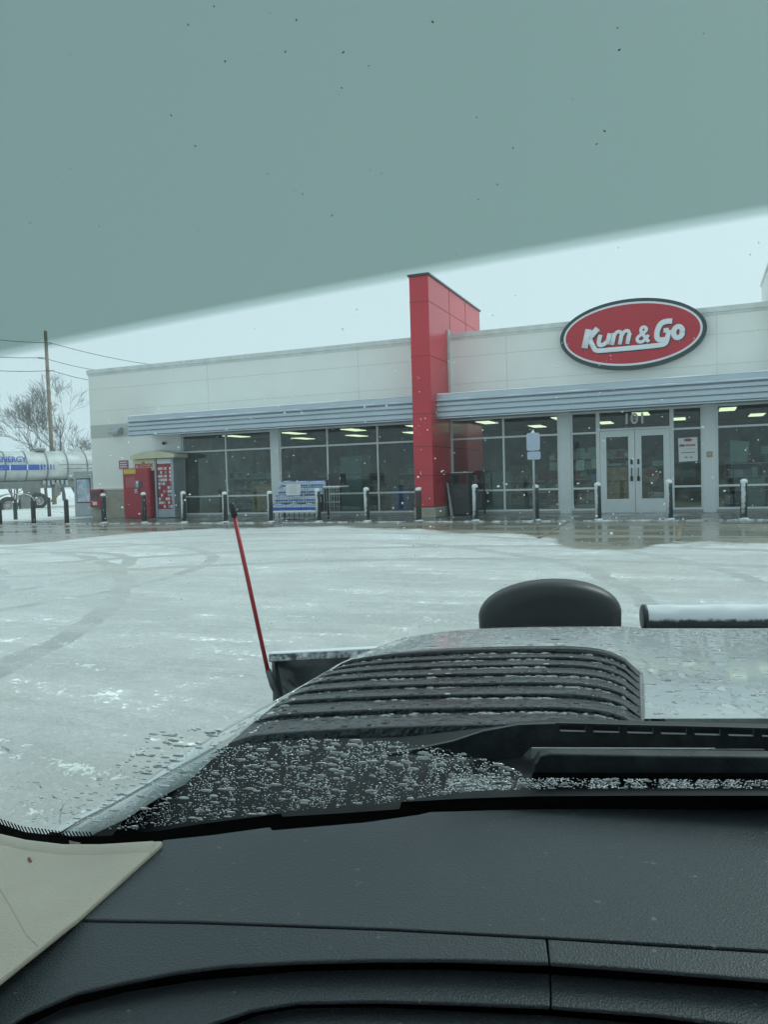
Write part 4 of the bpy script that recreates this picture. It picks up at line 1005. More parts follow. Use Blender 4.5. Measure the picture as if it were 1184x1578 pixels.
# lower edge of the shade band, measured on the glass: v = a + b x + c x^2
E_ = [gl(*p) for p in ((0, 549), (180, 514), (400, 470), (600, 433), (802, 394), (1000, 360), (1184, 330))]
import numpy as np
c2_, c1_, c0_ = np.polyfit([e[0] for e in E_], [e[1] for e in E_], 2)
nt = M_glassW; M_glassW.use_nodes = True; nt = M_glassW.node_tree; nt.nodes.clear(); L = nt.links.new
o_ = N(nt, 'ShaderNodeOutputMaterial'); tc = N(nt, 'ShaderNodeTexCoord'); sp = N(nt, 'ShaderNodeSeparateXYZ'); L(tc.outputs['Object'], sp.inputs[0])
m1 = N(nt, 'ShaderNodeMath', operation='MULTIPLY_ADD'); L(sp.outputs['X'], m1.inputs[0]); m1.inputs[1].default_value = float(c2_); m1.inputs[2].default_value = float(c1_)
m2 = N(nt, 'ShaderNodeMath', operation='MULTIPLY_ADD'); L(m1.outputs[0], m2.inputs[0]); L(sp.outputs['X'], m2.inputs[1]); m2.inputs[2].default_value = float(c0_)
m3 = N(nt, 'ShaderNodeMath', operation='SUBTRACT'); L(sp.outputs['Y'], m3.inputs[0]); L(m2.outputs[0], m3.inputs[1])
mr = N(nt, 'ShaderNodeMapRange', interpolation_type='SMOOTHSTEP'); mr.inputs['From Min'].default_value = -.0024; mr.inputs['From Max'].default_value = .0016; L(m3.outputs[0], mr.inputs['Value'])
TINT = (.855, .950, .946); SHADE = (.497, .612, .588)
mi = N(nt, 'ShaderNodeMix', data_type='RGBA'); mi.inputs['A'].default_value = (*TINT, 1); mi.inputs['B'].default_value = (*SHADE, 1); L(mr.outputs[0], mi.inputs['Factor'])
tb = N(nt, 'ShaderNodeBsdfTransparent'); L(mi.outputs['Result'], tb.inputs['Color'])
L(tb.outputs[0], o_.inputs['Surface'])
mb = MB()
mb.box(-.85, 1.7, -.30, .92, -.005, .0)
ws = mb.build('windshield', M_glassW, tr, GP, GR)
# black ceramic border along the foot of the glass
UPE = [(-60, 1240), (-25, 1256), (0, 1267), (39, 1280), (97, 1286), (155, 1286), (252, 1277), (311, 1267), (388, 1257), (433, 1251), (436, 1256), (520, 1251), (616, 1244), (619, 1233), (709, 1228), (823, 1224), (1000, 1223), (1184, 1223), (1330, 1224)]
LOE = [(-60, 1270), (-25, 1278), (0, 1283), (39, 1292), (97, 1299), (155, 1299), (252, 1293), (330, 1285), (416, 1273), (420, 1278), (561, 1266), (646, 1254), (662, 1250), (760, 1247), (850, 1245), (1000, 1245), (1184, 1247), (1330, 1249)]
mb = MB(); mb.grid([[(*gl(x, y), .002) for x, y in UPE], [(*gl(x, y+22), .002) for x, y in UPE], [(*gl(x, y+46), .002) for x, y in UPE]], M_rubber, False)
for k in range(34):
    x = -30+k*5.2
    ys = None
    for (a, b) in zip(UPE, UPE[1:]):
        if a[0] <= x < b[0]: ys = a[1]+(b[1]-a[1])*(x-a[0])/(b[0]-a[0])
    ln = 9-abs(k-8)*.12
    q = [gl(x-2-ln*.45, ys-ln), gl(x-.2-ln*.45, ys-ln), gl(x+1.6, ys+2), gl(x-.4, ys+2)]
    mb.poly([(*p, .0012) for p in q], (0, 0, .0006), M_rubber)
o = mb.build('glass_border', None, ws)
# thin runs of water drying on the lower left of the glass
mb = MB()
for pts, r_ in (([(0, 1160), (12, 1166), (21, 1175)], .0009), ([(55, 1216), (60, 1222), (64, 1228)], .0008), ([(75, 1233), (84, 1238), (93, 1241)], .0008), ([(96, 1247), (91, 1256), (90, 1266), (89, 1276)], .0008)):
    mb.tube([(*gl(*p), -.0058) for p in pts], r_*1.6, 6, M_bead)
mb.build('wiper_streak', None, ws)
# --- dashboard
def tz_(pts, a, b=0.0, dz=0): return [trz(x, y, a, b)+Vector((0, 0, dz)) for x, y in pts]
dash = MB(); dash.poly(tz_([(-140, 1330), (130, 1315), (260, 1310), (420, 1294), (760, 1266), (1330, 1266), (1400, 1800), (-300, 1800)], -.520, .17), (0, 0, -.05), M_gap)
dash = dash.build('dashboard', None, tr)
S1 = [(118, 1416), (300, 1419), (600, 1430), (845, 1443), (1000, 1452), (1184, 1463), (1330, 1471)]
dn = lambda pts, k: [(x, y+k) for x, y in pts]
def panel(name, pts, a, b, th=.0035, m=None, parent=dash, bv=.0012):
    mb = MB(); mb.poly(tz_(pts, a, b), (0, 0, -th), m or M_dash); o = mb.build(name, None, parent); bevel(o, bv, 2); return o
top_edge = [(252, 1294), (330, 1286), (416, 1274), (420, 1279), (561, 1267), (646, 1255), (662, 1251), (760, 1248), (850, 1246), (1000, 1246), (1184, 1248), (1330, 1250)]
panel('upper_pad', top_edge+S1[::-1], -.36, 0)
C2T = [(-60, 1615), (15, 1577), (39, 1562), (117, 1529), (194, 1512), (272, 1497), (350, 1487), (460, 1481), (580, 1478), (700, 1478), (846, 1483)]
C2Tr = [(848, 1483), (986, 1493), (1184, 1509), (1330, 1523)]
C2B = [(-40, 1640), (23, 1590), (97, 1553), (194, 1528), (311, 1509), (460, 1496), (580, 1493), (700, 1493), (848, 1500)]
C2Br = [(850, 1500), (1027, 1513), (1184, 1526), (1330, 1541)]
C3T = [(200, 1640), (322, 1577), (388, 1555), (460, 1543), (580, 1541), (700, 1544), (848, 1550)]
C3Tr = [(850, 1550), (1010, 1562), (1129, 1577), (1330, 1606)]
C3B = [(240, 1660), (345, 1585), (400, 1563), (460, 1553), (580, 1551), (700, 1557), (850, 1564), (986, 1576), (1120, 1592), (1330, 1625)]
S1L = [(113, 1420), (300, 1423), (600, 1434), (841.5, 1447)]; S1R = [(844.5, 1447), (1000, 1457), (1184, 1468), (1330, 1476)]
panel('middle_pad', [(-120, 1592), (0, 1507)]+S1L+[(846, 1483)]+C2T[:-1][::-1], -.480, .2)
panel('middle_pad', S1R+C2Tr[::-1], -.480, .2)
panel('cluster_hood', C2B+C3T[::-1], -.485, .18)
panel('cluster_hood', C2Br+C3Tr[::-1], -.485, .18)
panel('cluster_hood', C3B+[(1400, 1720), (150, 1760)], -.492, .17)
# beige trim at the foot of the pillar
bt_pts = [(-140, 1279), (-60, 1271), (-25, 1279), (0, 1284), (39, 1293), (97, 1300), (155, 1300), (250, 1295), (249, 1299), (116, 1417), (110, 1421), (0, 1508), (-140, 1608)]
pt = panel('pillar_trim', bt_pts, -.354, 0, .006, M_beige, tr, .002)
mb = MB(); lip = [(-140, 1280), (-60, 1272), (0, 1285), (39, 1294), (97, 1301), (155, 1301), (236, 1296)]
mb.grid([tz_(lip, -.352, 0), tz_(dn(lip, 5), -.352, 0, .0015), tz_(dn(lip, 14), -.3532, 0), tz_(dn(lip, 18), -.3545, 0)], M_beige); mb.build('trim_lip', None, pt)
mb = MB(); mb.tube(tz_([(-5, 1362), (18, 1400), (40, 1440), (58, 1458)], -.3538), .00022, 5, M_stone); mb.tube(tz_([(44, 1322), (47, 1328)], -.3535), .0012, 6, M_brown); mb.build('scratch', None, pt)
# --- roof, pillar and doors of the cab
mb = MB(); mb.box(-.62, 1.45, -1.9, .16, EYE+.33, EYE+.40, bev=.02); mb.build('roof', M_paint, tr)
mb = MB(); mb.box(-.60, 1.43, -1.88, .14, EYE+.315, EYE+.329); mb.build('headliner', M_beige, tr)
mb = MB(); mb.box(-.62, 1.45, -1.95, -1.85, .5, EYE+.33); mb.build('cab_back', M_paint, tr)
for x, nm in ((-.66, 0), (1.42, 1)):
    mb = MB(); mb.box(x, x+.06, -1.85, .70, .55, EYE-.42, bev=.01); d_ = mb.build('door', M_paint, tr)
    mb = MB(); mb.box(x+(-.03 if nm == 0 else .06), x+(.0 if nm == 0 else .09), -.9, -.7, EYE-.55, EYE-.52); mb.build('handle', M_chrome, d_)
    xo = -.24 if nm == 0 else .24
    mb = MB(); mb.tube([(x+.03+xo, .86, EYE-.40), (x+.05+xo, .50, EYE-.10), (x+.06+xo*.6, .14, EYE+.31)], .035, 10, M_paint); mb.build('pillar', None, tr)
# --- hood: cross sections traced front to back, each at its own distance
YF, YN = 2.2, 1.08
def wpar(Y): return (1/Y-1/YF)/(1/YN-1/YF)
SIL = [(2.2, 590, 994), (1.95, 522, 1023), (1.75, 478, 1050), (1.6, 430, 1078), (1.45, 372, 1110), (1.3, 300, 1152), (1.2, 250, 1187), (1.13, 205, 1222)]
def sil(Y):
    for (a, b) in zip(SIL, SIL[1:]):
        if a[0] >= Y >= b[0]:
            t = (a[0]-Y)/(a[0]-b[0]); return a[1]+(b[1]-a[1])*t, a[2]+(b[2]-a[2])*t
    return SIL[0][1:] if Y > 2 else SIL[-1][1:]
def hoody(px, Y):
    w_ = wpar(Y); xl, yl = sil(Y); ym = 965+(1120-965)*w_
    Lx = 72+90*w_
    y = ym+(yl-ym)*math.exp(-(px-xl)/Lx)
    y += 3.5/(1+math.exp(-(px-978)/7))*(1-w_)
    if .9 < Y < 1.80:
        v = (1/Y-1/1.80)/(1/1.13-1/1.80); xa = 526-174*min(1, v); xb = 987+5*v
        sm_ = lambda t: min(1, max(0, t))**2*(3-2*min(1, max(0, t)))
        y += 46*sm_((px-xa-4)/45)*sm_((xb+2-px)/9)*sm_((1.79-.27*math.exp(-(988-min(px, 988))/50)-Y)/.05)
    return y
rows = []
Ys = [2.2-(2.2-1.13)*i/50 for i in range(51)]
for Y in Ys:
    xl, yl = sil(Y); r_ = []
    p = trk(xl, yl, Y)
    r_ += [p+Vector((-.10, 0, -.62)), p+Vector((-.07, 0, -.18)), p+Vector((-.03, 0, -.045)), p+Vector((-.008, 0, -.010))]
    for px in [xl+(955-xl)*(i/32)**1.5 for i in range(32)]+[955+3.5*i for i in range(14)]+[1010+(1420-1010)*i/14 for i in range(15)]: r_.append(trk(px, hoody(px, Y), Y))
    q = r_[-1]; r_ += [q+Vector((.06, 0, -.03)), q+Vector((.09, 0, -.3)), q+Vector((.1, 0, -.6))]
    rows.append(r_)
front = [[v+Vector((0, dy, dz)) for v in rows[0]] for dy, dz in ((.12, -.60), (.115, -.25), (.10, -.10), (.06, -.035), (.03, -.010))]
mb = MB(); mb.grid(front+rows); hood = mb.build('hood', M_wet, tr)
# fold line along the near edge of the hood
def hp(px, Y, dz=0): return trk(px, hoody(px, Y), Y)+Vector((0, 0, dz))
mb = MB(); mb.tube([hp(sil(Y)[0]+6+26*wpar(Y), Y, .0012) for Y in Ys[18:]], .0022, 6, M_chrome); mb.build('fender_seam', None, hood)
# white panel gusset printed in relief right of the insert
# --- ribbed black insert
YT, YB = 1.80, 1.13
def ipar(Y): return (1/Y-1/YT)/(1/YB-1/YT)
LB = [(0, 526, 1027), (.18, 494, 1043), (.36, 462, 1063), (.62, 420, 1093), (.75, 400, 1109), (1, 352, 1150)]
def insp(s, Y, dz=0):
    w_ = ipar(Y)
    for (a, b) in zip(LB, LB[1:]):
        if a[0] <= w_ <= b[0]+1e-6:
            t = (w_-a[0])/(b[0]-a[0]); xl = a[1]+(b[1]-a[1])*t; yl = a[2]+(b[2]-a[2])*t; break
    else: xl, yl = LB[-1][1:]
    xr = 987+5*w_; ym = 1000+(1126-1000)*w_
    px = xl+(xr-xl)*s
    Ye = Y*(1-(.15-.085*w_)*math.exp(-((1-s)/.085)**1.25)); we = ipar(Ye)
    ym = 1000+(1126-1000)*we
    y = ym+(yl-(1000+126*w_))*math.exp(-s/(.20+.12*w_))
    p = trk(px, y, Ye); p.z += dz; return p
rows = []; NR = 7; ss = [0, .01, .03, .06]+[.1+.8*i/30 for i in range(31)]+[.92, .935, .95, .965, .98, .99, 1]
edges = [1.13, 1.225, 1.315, 1.40, 1.485, 1.565, 1.645, 1.72, 1.80]
slot_lines = []
for a, b in zip(edges, edges[1:]):
    p_ = b-a
    last = b > 1.79
    prof = [(0, .0065), (.012, .0080), (.06, .0085), (.45, .0075), (.80, .0050), (.865, .0040), (.87, .002), (.875, -.007), (.99, -.008), (.995, .004)] if not last else [(0, .011), (.05, .013), (.5, .009), (.9, .006), (1.0, 0)]
    for f_, h in prof:
        Y = a+p_*f_
        rows.append([insp(s, Y, h*min(1, min(s, 1-s)/.05) + .004) for s in ss])
    slot_lines.append(a+p_*.8)
sk = [[v+Vector((0, 0, 0)) for v in rows[-1]], [v+Vector((0, .004, -.03)) for v in rows[-1]]]
mb = MB(); mb.grid([[v+Vector((0, -.003, -.05)) for v in rows[0]]]+rows+[sk[1]])
ins = mb.build('hood_insert', M_insert, tr)
# bright trim and rubber gasket along the right side of the insert
Yr = [1.13+(.62)*i/20 for i in range(21)]
mb = MB(); mb.grid([[insp(1, Y)+Vector((x, 0, z)) for Y in Yr] for x, z in ((-.002, .004), (.004, .008), (.011, .006), (.012, -.03))], M_chrome); mb.build('insert_trim', None, ins)
mb = MB(); mb.tube([insp(1, Y)+Vector((.015, 0, .001)) for Y in Yr], .0022, 6, M_dark); mb.build('insert_gasket', None, ins)
mb = MB(); mb.grid([[insp(1, Y)+Vector((x, 0, z)) for Y in Yr] for x, z in ((.017, -.02), (.019, .003), (.031, .001), (.037, -.02))], M_beige); mb.build('insert_flange', None, ins)
# --- cowl under the wipers
mb = MB(); cw = [(96, 1290, 1303), (108, 1283, 1306), (163, 1240, 1308), (217, 1227, 1306), (262, 1194, 1304), (352, 1148, 1296), (470, 1139, 1284), (620, 1136, 1268), (800, 1116, 1260), (1000, 1116, 1260), (1184, 1116, 1262), (1420, 1116, 1264)]
top_, bot_ = [], []
for x_, y0_, y1_ in cw:
    top_.append(trk(x_, y0_, 1.06 if x_ < 120 else 1.124)); g_ = gl(x_, y1_); bot_.append(trk(x_, y1_, GP.y+g_[1]*GU.y+.03))
mb.grid([top_, [a.lerp(b, .5)+Vector((0, 0, -.006)) for a, b in zip(top_, bot_)], bot_, [b+Vector((0, 0, -.12)) for b in bot_]], M_cowl); cowl = mb.build('cowl', None, tr)
fo = [(300, 1150, 1.16), (215, 1208, 1.12), (150, 1240, 1.08), (110, 1262, 1.05), (76, 1282, 1.03)]; fi = [(356, 1150, 1.125), (236, 1212, 1.10), (186, 1243, 1.06), (140, 1264, 1.04), (104, 1288, 1.02)]
ro = [trk(*p) for p in fo]; ri = [trk(*p) for p in fi]
mb = MB(); mb.grid([[p+Vector((-.06, 0, -.35)) for p in ro], [p+Vector((-.004, 0, -.006)) for p in ro], ro, [a.lerp(b, .5)+Vector((0, 0, .002)) for a, b in zip(ro, ri)], ri, [p+Vector((.004, 0, -.02)) for p in ri]], M_wet); mb.build('fender_edge', None, tr)
mb = MB(); mb.tube([a.lerp(b, .62)+Vector((0, -.004, .003)) for a, b in zip(ro, ri)], .0016, 6, M_chrome); mb.build('fender_bead', None, tr)
# cover of the wiper linkage with its notched rear edge
def plate(name, pts, Y, th, m, parent, bv=.004):
    mb = MB(); mb.poly([trk(x, y, Y) for x, y in pts], (0, th, 0), m); o = mb.build(name, None, parent)
    if bv: bevel(o, bv, 3)
    return o
toppts = [(560, 1168), (640, 1155), (700, 1142), (745, 1127), (800, 1117), (858, 1115)]
x = 862
nt_ = []
while x < 1400:
    d_ = (x-862)*.026
    nt_ += [(x, 1118+d_), (x+2, 1127+d_), (x+41, 1128+d_), (x+42, 1118+d_), (x+52, 1118+d_)]
    x += 52
cov = plate('wiper_cover', toppts+nt_+[(1420, 1130), (1420, 1175), (1105, 1168), (1100, 1156), (960, 1155), (818, 1152), (800, 1172), (740, 1170), (650, 1163)], 1.05, .007, M_wip, cowl, .0015)
mb = MB(); mb.poly([trk(x_, y_, 1.085) for x_, y_ in [(700, 1150), (800, 1119), (862, 1114.5), (1420, 1128.5), (1420, 1180), (960, 1158), (820, 1150)]], (0, .02, 0), M_cowl); mb.build('cover_channel', None, cowl)
plate('cover_rim', [(856, 1114), (1420, 1128), (1420, 1131.5), (856, 1117.5)], 1.045, .004, M_wip, cowl, 0)
wp = plate('wiper', [(822, 1196), (824, 1178), (832, 1165), (848, 1161), (1000, 1164), (1420, 1168), (1420, 1200), (1184, 1194), (840, 1196)], .985, .022, M_wip, tr, .003)
plate('wiper_blade', [(820, 1205), (822, 1195), (1184, 1196), (1420, 1200), (1420, 1214), (1184, 1207), (830, 1207)], .975, .012, M_rubber, wp, .002)
mb = MB(); mb.poly([trk(x_, y_, 1.03) for x_, y_ in [(820, 1153), (1104, 1154), (1104, 1172), (820, 1169)]], (0, .004, 0), M_galv); mb.build('linkage_bar', None, wp)
plate('blade_clip', [(890, 1156), (904, 1156), (910, 1170), (886, 1170)], 1.024, .006, M_wip, wp, 0); plate('blade_clip', [(948, 1156), (962, 1156), (960, 1170), (948, 1170)], 1.024, .006, M_wip, wp, 0); plate('blade_clip', [(1098, 1156), (1180, 1156), (1180, 1172), (1094, 1172)], 1.024, .006, M_wip, wp, 0)
# front wheels and sides under the hood
for x in (-.62, 1.25):
    mb = MB(); mb.lathe([(0, -.13), (.25, -.13), (.38, -.12), (.40, -.08), (.40, .08), (.38, .12), (.25, .13), (0, .13)], seg=28, m=M_tyre); w_ = mb.build('wheel', None, tr, (x, 1.75, .40), (0, math.pi/2, 0))
    mb = MB(); mb.lathe([(0, -.14), (.20, -.135), (.24, -.12), (.24, .12), (.20, .135), (0, .14)], seg=24, m=M_rim); mb.build('rim', None, w_)

# ------------------------------------------------------------------ snow plow
pl = empty('snow_plow', (0, 0, CAMZ-EYE), -TA, 'black snow plow blade with red marker rod mounted ahead of the hood', 'snow plow')
M_plow = mat('plow_steel', (.035, .042, .045), .35, var=.5, vs=7, c2=(.12, .135, .14), bump=.1)
M_plowsnow = snowmix('plow_snowy_flange', (.05, .06, .065), .5, .72, (0, -.3, 1), 26)
YP = 2.95
def pb_(px, py, Y=YP): return trk(px, py, Y)
A0 = pb_(415, 1006); A1 = pb_(583, 997.5); dirp = (A1-A0).normalized(); L0 = 2.3
def along(s, dy, dz): return A0+dirp*s+Vector((0, dy, dz))
rows = []
for dy, dz in ((0.0, .0), (-.005, -.004), (-.01, -.034), (0, -.040), (.02, -.042)):
    rows.append([along(L0*i/30, dy, dz) for i in range(31)])
mb = MB(); mb.poly([along(0, .03, 0), along(0, -.012, 0), along(0, -.012, -.035), along(0, .03, -.035)], dirp*L0, M_plowsnow); fl = mb.build('top_flange', None, pl); bevel(fl, .004)
mb = MB(); rows = []
for k in range(13):
    t = k/12; rows.append([along(.012+L0*i/20, .02+.16*math.sin(math.pi*t)*(1)+.05*t, -.03-.72*t) for i in range(21)])
mb.grid(rows, M_plow); o = mb.build('moldboard', None, pl); o.modifiers.new('s', 'SOLIDIFY').thickness = .008
for s in (.012, .55, 1.1, 1.65, 2.2):
    mb = MB(); mb.poly([along(s, -.012, -.035), along(s, .02, -.035), along(s, .17, -.35), along(s, .07, -.75), along(s, -.02, -.75)], dirp*.012, M_plow); mb.build('rib', None, pl)
mb = MB(); mb.tube([along(.06, -.005, -.12), along(.50, -.03, -.50)], .022, 8, M_plow); mb.build('brace', None, pl)
mb = MB(); a_ = pb_(356.5, 776, 2.93); b2 = pb_(414, 1040, 2.93); mb.tube([a_, a_.lerp(b2, .5), b2], .0085, 12, mat('marker_red', (.30, .012, .02), .35, var=.1)); rod = mb.build('marker_rod', None, pl)
mb = MB(); c_ = pb_(361.5, 796, 2.93); d0 = (a_-c_).normalized(); mb.tube([c_, a_-d0*.006, a_+d0*.004, a_+d0*.008], [.0135, .0125, .009, .001], 12, M_dark); mb.build('grip', None, rod)
mb = MB(); e0 = pb_(413, 1032, 2.93); mb.tube([e0, pb_(420, 1056, 2.93), pb_(430, 1075, 2.93)], .012, 10, M_plow); mb.build('rod_bracket', None, rod)
# lamp housing and cross tube on the plow frame
hl = trk(846, 946, 2.62); wl = (trk(956, 940, 2.62)-trk(737, 940, 2.62)).length/2; hh = (trk(846, 893, 2.62)-trk(846, 946, 2.62)).length
mb = MB(); rows = []; n = 40
nj = 14
for j in range(nj+1):
    ph = math.pi*j/nj; yy = -.085*math.copysign(abs(math.cos(ph))**.6, math.cos(ph)); sc_ = math.sin(ph)**.45
    r_ = []
    for i in range(n+1):
        t = 2*math.pi*i/n; c, s = math.cos(t), math.sin(t)
        x = wl*sc_*math.copysign(abs(c)**(.97 if s > 0 else .45), c); z = (hh if s > 0 else hh*1.2)*sc_*math.copysign(abs(s)**(.97 if s > 0 else .6), s)
        r_.append(hl+Vector((x+.02*max(0, s), yy, z)))
    rows.append(r_)
mb.grid(rows, mat('black_housing', (.004, .006, .007), .42, var=.3, vs=12, bump=.05)); lamp = mb.build('lamp_housing', None, pl)
mb = MB(); mb.tube([hl+Vector((0, 0, -.12)), hl+Vector((0, 0, -.55))], .03, 10, M_plow); mb.build('lamp_post', None, pl)
ct = trk(992, 951, 2.75)
mb = MB(); rt = (trk(1100, 932, 2.75)-trk(1100, 970, 2.75)).length/2
rows = []; cc = trk(1090, 951, 2.75)
M_tubesnow = snowmix('tube_snowy', (.03, .04, .042), .4, .72, (0, -.35, .94), 24)
rows = []
for i in range(60):
    x = i*.02; rr = rt*(1.0+.05*noise.noise(Vector((x*5, 0, 1))))
    rows.append([Vector((ct.x+x, 2.75+rr*math.cos(2*math.pi*q/24), cc.z+rr*math.sin(2*math.pi*q/24)+(.006*noise.noise(Vector((x*14, q*.4, 2))) if q < 14 else 0))) for q in range(25)])
mb.grid(rows, M_tubesnow); mb.build('cross_tube', None, pl)
mb = MB(); mb.lathe([(0, 0), (rt*.9, 0), (rt*1.06, .004), (rt*1.06, .016), (rt*.8, .02)], seg=24, m=M_dark); mb.build('tube_cap', None, pl, (ct.x-.006, 2.75, cc.z), (0, math.pi/2, 0))
mb = MB(); mb.box(ct.x+.3, ct.x+.36, 2.72, 2.78, .5, cc.z-.04, M_plow); mb.box(hl.x-.4, ct.x+.9, 2.70, 2.80, .42, .50, M_plow); mb.build('frame', None, pl)

# ------------------------------------------------------------------ water, snow flakes, specks
random.seed(21)
def inpoly(p, poly):
    c = False; j = len(poly)-1
    for i in range(len(poly)):
        if ((poly[i][1] > p[1]) != (poly[j][1] > p[1])) and p[0] < (poly[j][0]-poly[i][0])*(p[1]-poly[i][1])/(poly[j][1]-poly[i][1])+poly[i][0]: c = not c
        j = i
    return c
def cap(bm, c, ux, uy, nrm, r, h, seg=10, ex=1.0, wob=.12, mi_=0):
    rings = []; ph = random.uniform(0, 6.28)
    for (rr, hh_) in ((1, 0), (.86, .5), (.55, .85), (0, 1)):
        if rr == 0: rings.append([bm.verts.new(c+nrm*h)]); continue
        ring = []
        for q in range(seg):
            t = 2*math.pi*q/seg; k = rr*(1+wob*math.sin(2*t+ph)+wob*.5*math.sin(3*t+ph*2))
            ring.append(bm.verts.new(c+ux*(math.cos(t)*r*k*ex)+uy*(math.sin(t)*r*k)+nrm*(h*hh_)))
        rings.append(ring)
    for a, b in zip(rings, rings[1:]):
        for q in range(seg):
            p = (q+1) % seg
            f = bm.faces.new((a[q], a[p], b[0])) if len(b) == 1 else bm.faces.new((a[q], a[p], b[p], b[q])); f.smooth = True; f.material_index = mi_
    f = bm.faces.new(rings[0][::-1]); f.material_index = mi_
gx = Vector((1, 0, 0)); gy = Vector((0, 1, 0)); gn = Vector((0, 0, -1))
mb = MB(); mb.mats = [M_water, M_mist]
def scatter(poly, n, rmin, rmax, pw=1.0, seg=9):
    xs = [p[0] for p in poly]; ys = [p[1] for p in poly]; k = 0; tries = 0
    while k < n and tries < n*30:
        tries += 1
        p = (random.uniform(min(xs), max(xs)), random.uniform(min(ys), max(ys)))
        if not inpoly(p, poly): continue
        if rmax < .002 and noise.noise(Vector((p[0]*.05, p[1]*.02, 0))) < -.08 and random.random() < .75: continue
        x, y = gl(*p); r = rmin+(rmax-rmin)*random.random()**pw
        cap(mb.bm, Vector((x, y, -.0056)), gx, gy, gn, r, r*random.uniform(.32, .48), seg, random.uniform(1.1, 1.9) if r > .002 else random.uniform(1, 1.4), .05, 0 if r > .0009 else 1); k += 1
PA = [(110, 1278), (170, 1236), (232, 1208), (345, 1158), (480, 1146), (620, 1152), (720, 1170), (800, 1196), (818, 1220), (700, 1230), (615, 1244), (436, 1258), (300, 1274), (190, 1286)]
scatter(PA, 3600, .0003, .0008, 1.4, 6); scatter(PA, 650, .0008, .0016, 2.0, 9); scatter(PA, 230, .0020, .0044, 1.5, 16)
PB = [(30, 1272), (95, 1240), (190, 1180), (230, 1140), (330, 1120), (345, 1150), (232, 1208), (110, 1278)]
scatter(PB, 130, .0010, .0026, 1.5, 9); scatter(PB, 40, .0022, .0040, 1.6, 14)
scatter([(0, 1195), (90, 1200), (120, 1270), (40, 1265)], 40, .001, .003, 2, 9)
PC = [(690, 1200), (815, 1207), (1330, 1212), (1330, 1223), (820, 1224), (690, 1228)]
scatter(PC, 2200, .0004, .0011, 1.4, 7); scatter(PC, 150, .0012, .0026, 2, 12)
wd = mb.build('windshield_droplets', None, None, None, None, fix=False)
wd.matrix_world = tr.matrix_basis @ (Matrix.Translation(GP) @ Matrix.Rotation(GR[0], 4, 'X'))
tag(wd, 'beads of melt water scattered over the lower left of the windshield', 'water drops', kind='stuff')
# melt water and slush on the hood insert
mb = MB()
def nrm_at(s, Y):
    a = insp(min(s+.01, 1), Y)-insp(max(s-.01, 0), Y); b = insp(s, min(Y+.01, 1.79))-insp(s, max(Y-.01, 1.14))
    n = a.cross(b).normalized(); return (n if n.z > 0 else -n), a.normalized(), b.normalized()
def hgt(Y):
    for a, b in zip(edges, edges[1:]):
        if a <= Y < b:
            f_ = (Y-a)/(b-a); return (.0088-.005*f_, f_)
    return (.01, 0)
for k in range(1500):
    s = random.random(); Y = random.uniform(1.14, 1.78); h, f_ = hgt(Y)
    if f_ > .8: continue
    n, a, b = nrm_at(s, Y); r = .0012+.0045*random.random()**3
    cap(mb.bm, insp(s, Y)+n*(h*min(1, min(s, 1-s)/.05)+.0036), a, b, n, r, r*.45, 8, random.uniform(.8, 1.8), .2)
o = mb.build('hood_droplets', M_bead, None, None, None, fix=False); o.matrix_world = tr.matrix_basis.copy()
tag(o, 'water beads lying on the ribbed black hood insert', 'water drops', kind='stuff')
mb = MB()
for Yl in slot_lines[:-1]:
    for k in range(220):
        s = min(.95, max(.03, random.gauss(.66, .24)))
        if noise.noise(Vector((s*7, Yl*9, 3))) < -.15: continue
        n, a, b = nrm_at(s, Yl); r = random.uniform(.0018, .0055)
        cap(mb.bm, insp(s, Yl+random.uniform(-.012, .002))+n*.007, a, b, n, r, r*random.uniform(.5, .95), 9, random.uniform(1.0, 2.0), .25)
M_slush = mat('slush', (.50, .54, .55), .22, var=.35, vs=80, bump=.5, bs=300); M_slush.node_tree.nodes['Principled BSDF'].inputs['Transmission Weight'].default_value = .55
o = mb.build('slush_ridges', M_slush, None, None, None, fix=False); o.matrix_world = tr.matrix_basis.copy()
tag(o, 'grey half melted slush clinging to the ribs of the hood insert', 'slush', kind='stuff')
# beads on the white paint
mb = MB()
for k in range(1500):
    Y = random.choice([random.uniform(1.75, 2.18), random.uniform(1.15, 2.18)]); xl = sil(Y)[0]; px = random.uniform(xl+8, 1300)
    p = hp(px, Y); p1_ = hp(px+3, Y); p2_ = hp(px, min(Y+.02, 2.2)) if Y < 2.17 else hp(px, Y-.02)
    a = (p1_-p).normalized(); b = (p2_-p).normalized(); n = a.cross(b).normalized(); n = n if n.z > 0 else -n; b = n.cross(a)
    r = .0015+.005*random.random()**2.5
    cap(mb.bm, p+n*.0003, a, b, n, r, r*.4, 8, random.uniform(1, 2.4), .25)
o = mb.build('paint_droplets', M_bead, None, None, None, fix=False); o.matrix_world = tr.matrix_basis.copy()
tag(o, 'melt water beads spread over the white hood paint', 'water drops', kind='stuff')
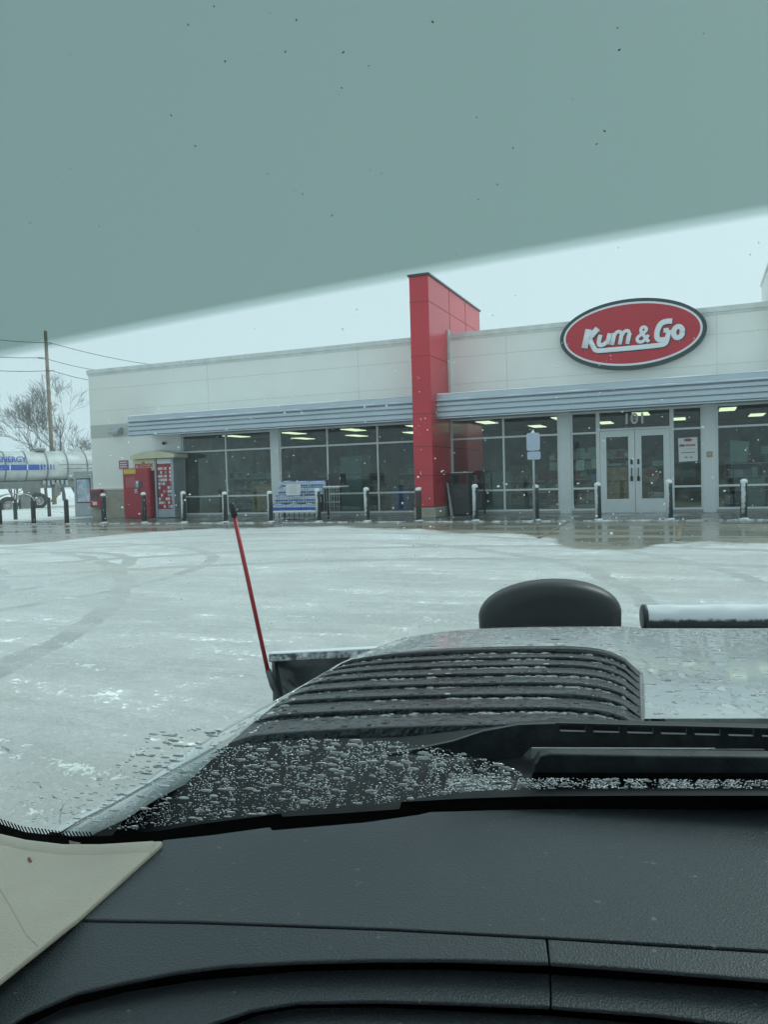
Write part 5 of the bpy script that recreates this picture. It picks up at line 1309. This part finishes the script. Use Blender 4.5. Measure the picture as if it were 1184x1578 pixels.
# falling snow
mb = MB()
for k in range(1900):
    px = random.uniform(-150, 1330); py = random.uniform(250, 1000); Y = random.uniform(3.6, 19)
    p = wpt(px, py, Y)
    if p.z < -.2 or (py < 640-.13*px and random.random() < .85): continue
    r = random.uniform(.0022, .0055)*(1+.06*Y)
    s_ = random.uniform(.6, 1.7); mb.sphere(p, r, None, 1, (s_, 1, random.uniform(.6, 1.5)))
tag(mb.build('falling_snow', M_snow), 'scattered white snowflakes falling in front of the store', 'snowflakes', kind='stuff')
# dirt specks on the glass
mb = MB()
for k in range(80):
    px = random.uniform(0, 1184); py = random.uniform(0, 1120) if k % 3 else random.uniform(0, 520)
    x, y = gl(px, py); r = .00010+.00022*random.random()**3
    cap(mb.bm, Vector((x, y, .0004)), gx, gy, Vector((0, 0, 1)), r, r*.2, 7, random.uniform(.7, 1.6), .25)
for px, py in ((330, 9), (457, 30), (440, 79), (290, 37), (529, 80), (512, 331), (301, 224), (667, 33), (955, 76), (932, 201), (920, 221), (903, 270), (791, 227), (735, 180), (530, 79), (264, 177), (306, 353)):
    x, y = gl(px, py); r = random.uniform(.00022, .00045)
    cap(mb.bm, Vector((x, y, .0004)), gx, gy, Vector((0, 0, 1)), r, r*.2, 8, random.uniform(.7, 1.2), .3)
o = mb.build('glass_specks', M_tankdark, None, None, None, fix=False); o.matrix_world = wd.matrix_world.copy()
tag(o, 'tiny dark dirt specks on the inside of the windshield', 'dirt specks', kind='stuff')
# ------------------------------------------------------------------ snowy air
hm = bpy.data.materials.new('snowy_air'); hm.use_nodes = True; nt = hm.node_tree; nt.nodes.clear()
pv = nt.nodes.new('ShaderNodeVolumePrincipled'); pv.inputs['Color'].default_value = (.93, .96, 1, 1); pv.inputs['Density'].default_value = .0018; pv.inputs['Anisotropy'].default_value = .2
ho = nt.nodes.new('ShaderNodeOutputMaterial'); nt.links.new(pv.outputs[0], ho.inputs['Volume'])
mb = MB(); mb.box(-1000, 1000, -1000, 1000, -3, 26)
tag(mb.build('haze', hm), 'pale snowy air that softens the tanker and the trees', 'haze', kind='stuff')
scene.cycles.volume_bounces = 1
